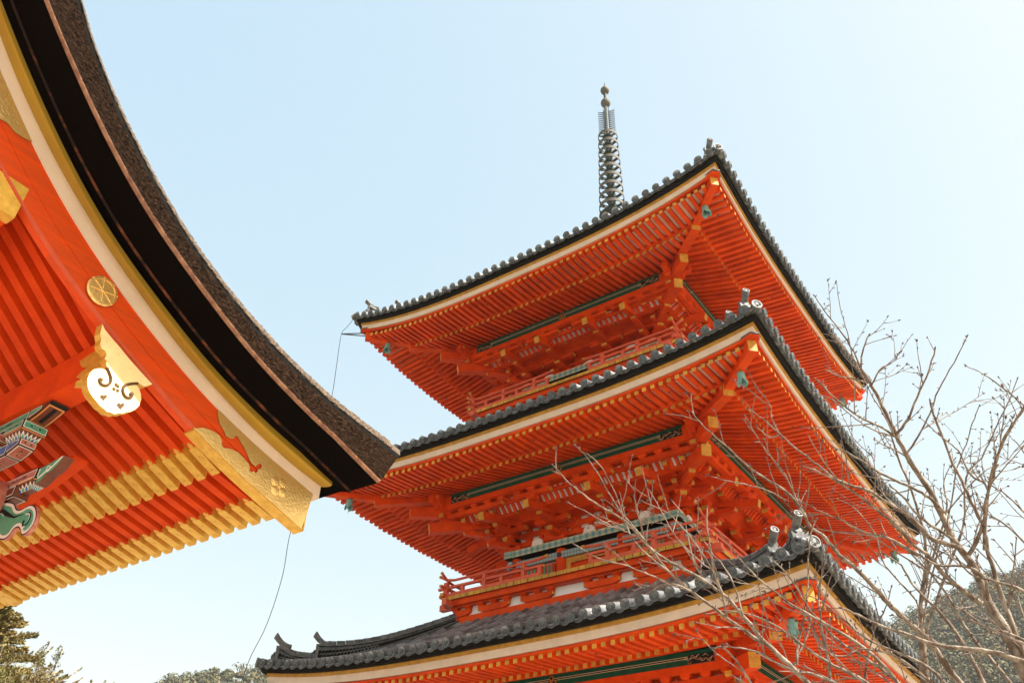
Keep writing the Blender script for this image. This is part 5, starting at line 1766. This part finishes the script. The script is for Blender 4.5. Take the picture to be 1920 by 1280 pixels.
back = [
 ([(1727, 1172), (1727, 1116), (1737, 1057), (1731, 998), (1711, 926), (1685, 860), (1672, 820)], 9, 4, 7.6, 7.8, .6),
 ([(1727, 1240), (1735, 1190), (1775, 1070), (1806, 985), (1812, 894), (1840, 858), (1857, 824), (1874, 787), (1893, 748), (1908, 711)], 6, 2, 7.6, 7.9, .8),
 ([(1727, 1220), (1733, 1160), (1752, 1060), (1780, 960), (1795, 877), (1812, 832), (1823, 793), (1836, 762)], 5, 2, 7.8, 8.1, .8),
 ([(1940, 785), (1919, 759), (1882, 728), (1846, 703), (1812, 686)], 5, 1.8, 7.4, 7.6, .6),
 ([(1727, 1116), (1760, 1010), (1775, 950), (1770, 900), (1790, 860)], 6, 2, 7.6, 8.0, .9),
 ([(1731, 1000), (1700, 960), (1660, 930), (1640, 880), (1590, 830)], 4, 1.5, 7.7, 8.2, .8),
 ([(1750, 990), (1800, 930), (1850, 880), (1880, 870), (1925, 820)], 4, 1.5, 7.7, 8.2, .9),
 ([(1960, 1060), (1925, 1020), (1880, 980), (1830, 950), (1790, 905)], 6, 1.8, 7.7, 8.0, .9),
 ([(1960, 1000), (1925, 965), (1890, 930), (1850, 900), (1840, 860)], 5, 1.8, 7.9, 8.2, .9),
 ([(1980, 900), (1935, 870), (1915, 840), (1895, 820)], 5, 1.8, 7.5, 7.8, .9),
 ([(1727, 1180), (1718, 1125), (1660, 1060), (1640, 1000), (1600, 950), (1570, 935)], 5, 1.6, 7.8, 8.2, .8),
 ([(1640, 860), (1600, 820), (1585, 790), (1576, 770)], 2.5, 1.4, 7.8, 8.2, .7),
]
low = [
 ([(1560, 1330), (1508, 1274), (1469, 1235), (1427, 1196), (1393, 1153), (1356, 1114), (1315, 1085), (1270, 1060), (1222, 1029), (1174, 978), (1132, 953), (1095, 927), (1061, 899), (1039, 873)], 14, 2.2, 5.6, 5.2, .75),
 ([(1430, 1205), (1384, 1173), (1334, 1136), (1292, 1105), (1250, 1068), (1222, 1030), (1194, 995), (1163, 958), (1140, 920), (1120, 885), (1095, 850)], 9, 2.0, 5.6, 5.0, .75),
 ([(1250, 1068), (1215, 1040), (1180, 1000), (1160, 940), (1130, 880), (1104, 852)], 4.5, 1.8, 5.2, 5.0, .6),
 ([(1334, 1136), (1290, 1105), (1240, 1085), (1200, 1070), (1175, 1060), (1120, 1045), (1079, 1022)], 4.5, 2, 5.4, 5.1, .7),
 ([(1222, 1030), (1200, 1010), (1170, 995), (1140, 985), (1120, 978)], 3.5, 1.6, 5.2, 5.0, .7),
 ([(1356, 1114), (1330, 1060), (1290, 1000), (1250, 960), (1205, 940)], 4.5, 1.8, 5.4, 5.3, .8),
 ([(1393, 1153), (1370, 1080), (1330, 1030), (1300, 985), (1262, 940)], 4.5, 1.8, 5.4, 5.6, .8),
 ([(1494, 1246), (1497, 1207), (1508, 1153), (1514, 1100), (1516, 1046), (1520, 1000), (1530, 975)], 6, 2.5, 5.8, 6.0, .8),
 ([(1559, 1290), (1550, 1224), (1539, 1165), (1535, 1110), (1545, 1060), (1552, 1010)], 8, 2.5, 5.9, 6.2, .9),
 ([(1920, 1240), (1855, 1221), (1790, 1214), (1731, 1201), (1691, 1185), (1645, 1170), (1609, 1152), (1580, 1140)], 12, 4, 5.8, 5.6, .6),
 ([(1700, 1300), (1650, 1240), (1600, 1200), (1540, 1165), (1480, 1130), (1430, 1090), (1390, 1050), (1350, 1000)], 10, 2, 5.9, 5.7, .9),
 ([(1660, 1310), (1610, 1270), (1550, 1240), (1500, 1205), (1450, 1170), (1400, 1150), (1360, 1145), (1325, 1150)], 10, 2, 5.8, 5.5, .9),
 ([(1640, 1310), (1580, 1285), (1520, 1262), (1470, 1250), (1430, 1225), (1390, 1215), (1352, 1212)], 9, 2.5, 5.7, 5.4, 1.0),
 ([(1720, 1310), (1660, 1260), (1610, 1225), (1560, 1190), (1510, 1130), (1480, 1080), (1440, 1040)], 9, 2, 6.0, 5.8, .8),
 ([(1800, 1310), (1740, 1250), (1690, 1225), (1630, 1200), (1580, 1160), (1545, 1130), (1500, 1110)], 8, 2, 5.9, 6.1, .8),
 ([(1420, 1300), (1393, 1255), (1370, 1225), (1353, 1213), (1335, 1215)], 6, 2.5, 5.5, 5.4, .9),
 ([(1860, 1310), (1830, 1250), (1790, 1180), (1755, 1140), (1715, 1100), (1690, 1060), (1660, 1040)], 10, 3, 6.0, 6.2, .6),
 ([(1780, 1310), (1735, 1270), (1680, 1230), (1620, 1215), (1580, 1230), (1540, 1215)], 7, 2, 5.7, 5.6, .9),
 ([(1915, 1310), (1880, 1260), (1820, 1190), (1780, 1120), (1740, 1070), (1700, 1030)], 9, 3, 6.1, 6.4, .6),
 ([(1980, 1150), (1920, 1109), (1868, 1090), (1820, 1075), (1790, 1040)], 9, 3, 6.2, 6.4, .6),
 ([(1620, 1300), (1625, 1240), (1640, 1180), (1660, 1140), (1672, 1100)], 6, 2, 6.1, 6.3, .9),
 ([(1980, 1230), (1900, 1190), (1850, 1175), (1800, 1140), (1760, 1130)], 8, 2.5, 6.3, 6.5, .7),
]
def base_of(px, py, d):
    p = at(px, py, d); return p
b0 = base_of(1985, 1370, 6.4)
cherry('tall bare cherry tree whose thick budded limbs rise at the right edge against the sky', 'bare cherry trees beside the pagoda', near,
       ([Vector((b0.x + .35, b0.y - .1, 0)), Vector((b0.x + .30, b0.y - .05, 0.6)), Vector((b0.x + .22, b0.y, 1.4)), Vector((b0.x + .08, b0.y, 2.2)), b0, at(1960, 1330, 6.4)], [0.22, 0.16, 0.13, 0.11, 0.085, 0.06]), (b0.x + .35, b0.y - .1, 0))
b1 = base_of(1900, 1420, 5.9)
lowt = [Vector((b1.x - .05, b1.y - .9, 0)), Vector((b1.x - .05, b1.y - .8, .7)), Vector((b1.x, b1.y - .4, 1.6)), b1, at(1800, 1350, 5.8), at(1700, 1310, 5.8)]
low.append(([(1800, 1350), (1700, 1320), (1620, 1322), (1560, 1330)], 22, 14, 5.75, 5.6, .2))
low.append(([(1900, 1420), (1860, 1340), (1860, 1310), (1855, 1290)], 22, 11, 5.9, 6.0, .2))
low.append(([(1900, 1420), (1950, 1330), (1950, 1250), (1920, 1240)], 18, 12, 5.9, 5.8, .2))
cherry('low spreading bare cherry tree with pale twigs crossing before the lower roofs', 'bare cherry trees beside the pagoda', low, (lowt, [0.2, 0.14, 0.12, 0.09, 0.075, 0.055]), tuple(lowt[0]))
b2 = base_of(1740, 1400, 7.6)
tr2 = [Vector((b2.x, b2.y + .3, 0)), Vector((b2.x, b2.y + .2, 1.0)), Vector((b2.x, b2.y + .1, 2.0)), b2, at(1735, 1280, 7.6), at(1727, 1172, 7.6)]
cherry('slender dark cherry tree behind the thick limbs, fine twigs against the sky', 'bare cherry trees beside the pagoda', back, (tr2, [0.13, 0.1, 0.08, 0.05, 0.035, 0.022]), tuple(tr2[0]))

# ================================================================== CONIFER AND MIXED TREE, LOWER LEFT
def leaf_spray(mb, p, d, L, k, size, n, sag=0.0):
    """flat spray of small scale-leaf clumps along a shoot"""
    d = d.normalized(); sd_ = d.cross(Vector((0, 0, 1))).normalized()
    for a in range(n):
        t = rnd.random() ** 0.8
        w = (1 - t) * L * 0.30 + 0.05
        c = p + d * L * t + sd_ * rnd.uniform(-w, w) + Vector((0, 0, rnd.uniform(-0.10, 0.10) * L * .6 - sag * t * t * L))
        u = (d + Vector((rnd.uniform(-1, 1), rnd.uniform(-1, 1), rnd.uniform(-.6, .6)))).normalized() * size * rnd.uniform(.6, 1.4)
        v = u.cross(Vector((rnd.uniform(-1, 1), rnd.uniform(-1, 1), rnd.uniform(-1, 1)))).normalized() * size * rnd.uniform(.18, .42)
        mb.add([c - u, c + v, c + u, c - v], [(0, 1, 2, 3)], k)
ct = at(2, 1122, 34)
cr_ = empty('conifer_tree', (ct.x, ct.y, 0), 'olive green conifer with drooping feathery sprays at the left edge', 'tree')
k = MB(); k.tube([(0, 0, 0), (0, 0, ct.z * .5), (0.05, 0, ct.z - .2)], [0.35, 0.2, 0.03], 'trunk', 10)
k.build('trunk', cr_)
k = MB(); w_ = MB()
for a in range(230):
    t = a / 230
    z = ct.z - 0.1 - t * 7.5
    R = 0.30 + 2.7 * (t ** 0.58) * rnd.uniform(0.6, 1.12)
    az_ = a * 2.399
    d = Vector((math.cos(az_), math.sin(az_), rnd.uniform(-0.02, 0.3)))
    if a % 2 == 0: w_.tube([(0, 0, z), tuple(d * R * .55 + Vector((0, 0, z))), tuple(d * R + Vector((0, 0, z - .05 * R)))], [0.04, 0.02, 0.006], 'trunk', 4)
    leaf_spray(k, Vector((0, 0, z)) + d * R * 0.15, d, R, 'conifer', 0.075, int(220 + 230 * R * .7), 0.02)
w_.build('branches', cr_)
k.build('crown', cr_, rec=False)
mt = at(20, 1215, 30)
mr_ = empty('mixed_tree', (mt.x, mt.y, 0), 'brownish thin-leaved tree with pale bare twigs below the conifer at the bottom left', 'tree')
k = MB(); w_ = MB(); lf = MB()
k.tube([(0, 0, 0), (0, 0, mt.z * .45), (0.1, 0, mt.z - 1.0)], [0.3, 0.2, 0.05], 'trunk', 8)
for a in range(110):
    az_ = a * 2.399; el_ = rnd.uniform(-0.15, 1.2)
    d = Vector((math.cos(az_) * math.cos(el_), math.sin(az_) * math.cos(el_), math.sin(el_)))
    R = 2.5 * rnd.uniform(0.7, 1.08)
    b = Vector((0, 0, mt.z - 2.6)); e = b + Vector((d.x * R, d.y * R, d.z * R * .95))
    m_ = b.lerp(e, .5) + Vector((rnd.uniform(-.2, .2), rnd.uniform(-.2, .2), -.15))
    w_.tube([b, m_, e], [0.05, 0.025, 0.006], 'twig', 4)
    for c in range(9):
        p = m_.lerp(e, rnd.random()); dd = (d + Vector((rnd.uniform(-1, 1), rnd.uniform(-1, 1), rnd.uniform(-.5, .8)))).normalized()
        q = p + dd * rnd.uniform(.25, .7)
        w_.tube([p, q], [0.011, 0.004], 'twig', 3, caps=False)
        leaf_spray(lf, q - dd * .18, dd, 0.42, 'conifer', 0.045, rnd.choice((30, 60, 90)))
k.build('trunk', mr_)
w_.build('branches', mr_)
lf.build('crown', mr_, rec=False)
# leafy tree just right of them, barely rising above the frame
st_ = at(205, 1272, 60)
sr = empty('leafy_tree', (st_.x, st_.y, 0), 'small rounded tree top at the bottom edge between the mixed tree and the hill', 'tree')
k = MB(); k.tube([(0, 0, 0), (0, 0, st_.z - 1)], [0.25, 0.1], 'trunk', 8); k.build('trunk', sr)
lf = MB()
for a in range(60):
    d = Vector((rnd.gauss(0, 1), rnd.gauss(0, 1), rnd.gauss(0, 1))).normalized()
    leaf_spray(lf, Vector((0, 0, st_.z - 2.0)) + d * 1.2, d, 0.8, 'conifer', 0.09, 40)
lf.build('crown', sr, rec=False)

# ================================================================== WOODED HILLS
def azel(px, py):
    d = ray(px, py); return math.atan2(d.x, d.y), math.asin(d.z)
def hill(name, ridge, Dr, Dn, Db, seed, crown_r, lo_drop, n_rows, leaf, per):
    """a real slope rising from Dn to its ridge at Dr metres and falling away to Db behind; ridge follows the skyline angles"""
    R_ = sorted(azel(*p) for p in ridge)
    def el_(a):
        if a <= R_[0][0]: return max(0.0, R_[0][1] - (R_[0][0] - a) * 0.35)
        if a >= R_[-1][0]: return max(0.0, R_[-1][1] - (a - R_[-1][0]) * 0.25)
        for (a0, e0), (a1, e1) in zip(R_[:-1], R_[1:]):
            if a0 <= a <= a1: return e0 + (e1 - e0) * (a - a0) / (a1 - a0)
    a0 = R_[0][0] - 0.08; a1 = R_[-1][0] + 0.10
    def zg(a, D):
        H = Dr * math.tan(el_(a)) + CAM.z - crown_r * 1.15
        if D <= Dr: t = (D - Dn) / (Dr - Dn); return H * max(0, t) ** 0.85
        t = (D - Dr) / (Db - Dr); return H * (1 - t * t)
    NA, ND = 60, 24
    vs = []; fs = []
    for i in range(NA + 1):
        a = a0 + (a1 - a0) * i / NA
        for j in range(ND + 1):
            D = Dn + (Db - Dn) * j / ND
            vs.append((CAM.x + math.sin(a) * D, CAM.y + math.cos(a) * D, zg(a, D) - 0.3))
    for i in range(NA):
        for j in range(ND):
            fs.append((i * (ND + 1) + j, (i + 1) * (ND + 1) + j, (i + 1) * (ND + 1) + j + 1, i * (ND + 1) + j + 1))
    m_ = MB(); m_.add(vs, fs, 'hill')
    tag(m_.build(name, smooth=180, rec=False), kind='structure')
    r2 = random.Random(seed)
    w = MB()
    V = w.v; F = w.f; K = w.m
    mi = w.mi('wood_far')
    for row in range(n_rows):
        D = Dr + (Db - Dr) * 0.12 - (Dr - Dn) * 0.85 * (row / n_rows) ** 1.1
        a = a0 + 0.02
        while a < a1 - 0.02:
            a += crown_r * r2.uniform(1.0, 1.7) / D
            DD = D + r2.uniform(-2.5, 2.5)
            R = crown_r * r2.uniform(0.65, 1.3)
            c = Vector((CAM.x + math.sin(a) * DD, CAM.y + math.cos(a) * DD, zg(a, DD) + R * 0.55))
            lob = [(Vector((r2.gauss(0, 1), r2.gauss(0, 1), abs(r2.gauss(0, 1)))).normalized() * R * r2.uniform(.35, .65), R * r2.uniform(.35, .6)) for _ in range(8)]
            # body
            o = len(V); M_ = 8
            for ii in range(5):
                th = PI * 0.5 * ii / 4
                for jj in range(M_):
                    ph = 2 * PI * jj / M_
                    V.append((c.x + R * .5 * math.sin(th) * math.cos(ph), c.y + R * .5 * math.sin(th) * math.sin(ph), c.z + R * .5 * math.cos(th) * .9 - .25 * R))
            for ii in range(4):
                for jj in range(M_):
                    j2 = (jj + 1) % M_
                    F.append((o + ii * M_ + jj, o + ii * M_ + j2, o + (ii + 1) * M_ + j2, o + (ii + 1) * M_ + jj)); K.append(mi)
            for _ in range(per):
                lc, lr = lob[r2.randrange(8)]
                d = Vector((r2.gauss(0, 1), r2.gauss(0, 1), r2.gauss(0.35, 1))).normalized()
                p = c + lc + d * lr
                u = d.orthogonal().normalized(); u.rotate(Matrix.Rotation(r2.random() * 6.28, 3, d))
                v = d.cross(u); n_ = d * r2.uniform(-.5, .5)
                s1 = leaf * r2.uniform(.5, 1.4); s2 = leaf * r2.uniform(.3, .8)
                o = len(V)
                V += [tuple(p - u * s1), tuple(p + v * s2 + n_ * s1), tuple(p + u * s1), tuple(p - v * s2 - n_ * s1)]
                F.append((o, o + 1, o + 2, o + 3)); K.append(mi)
    tag(w.build(name + '_forest', rec=False), kind='stuff')
hill('hill', [(1600, 1215), (1650, 1180), (1690, 1160), (1730, 1140), (1765, 1118), (1800, 1104), (1835, 1094), (1860, 1076), (1890, 1070), (1920, 1060), (1960, 1050), (2100, 1010)], 380, 170, 470, 3, 4.0, 0, 34, 0.50, 200)
hill('hill_beyond_gate', [(240, 1300), (295, 1284), (325, 1266), (360, 1259), (400, 1252), (440, 1250), (480, 1252), (520, 1262), (620, 1300), (700, 1330)], 330, 180, 400, 5, 3.4, 0, 12, 0.42, 220)

# ------------------------------------------------------------------ spring haze
hz = MB()
hz.add([(x, y, z) for z in (-1.5, 140) for x, y in ((-620, -420), (420, -420), (420, 560), (-620, 560))], [(3, 2, 1, 0), (4, 5, 6, 7), (0, 1, 5, 4), (1, 2, 6, 5), (2, 3, 7, 6), (3, 0, 4, 7)], 'dark')
ho = hz.build('haze')
hm_ = bpy.data.materials.new('haze'); hm_.use_nodes = True
hn = hm_.node_tree.nodes; hn.remove(hn['Principled BSDF'])
pv = hn.new('ShaderNodeVolumePrincipled')
pv.inputs['Color'].default_value = (0.93, 0.95, 0.97, 1)
pv.inputs['Density'].default_value = 0.00022
pv.inputs['Anisotropy'].default_value = 0.3
hm_.node_tree.links.new(pv.outputs[0], hn['Material Output'].inputs['Volume'])
ho.data.materials[0] = hm_
tag(ho, kind='stuff')
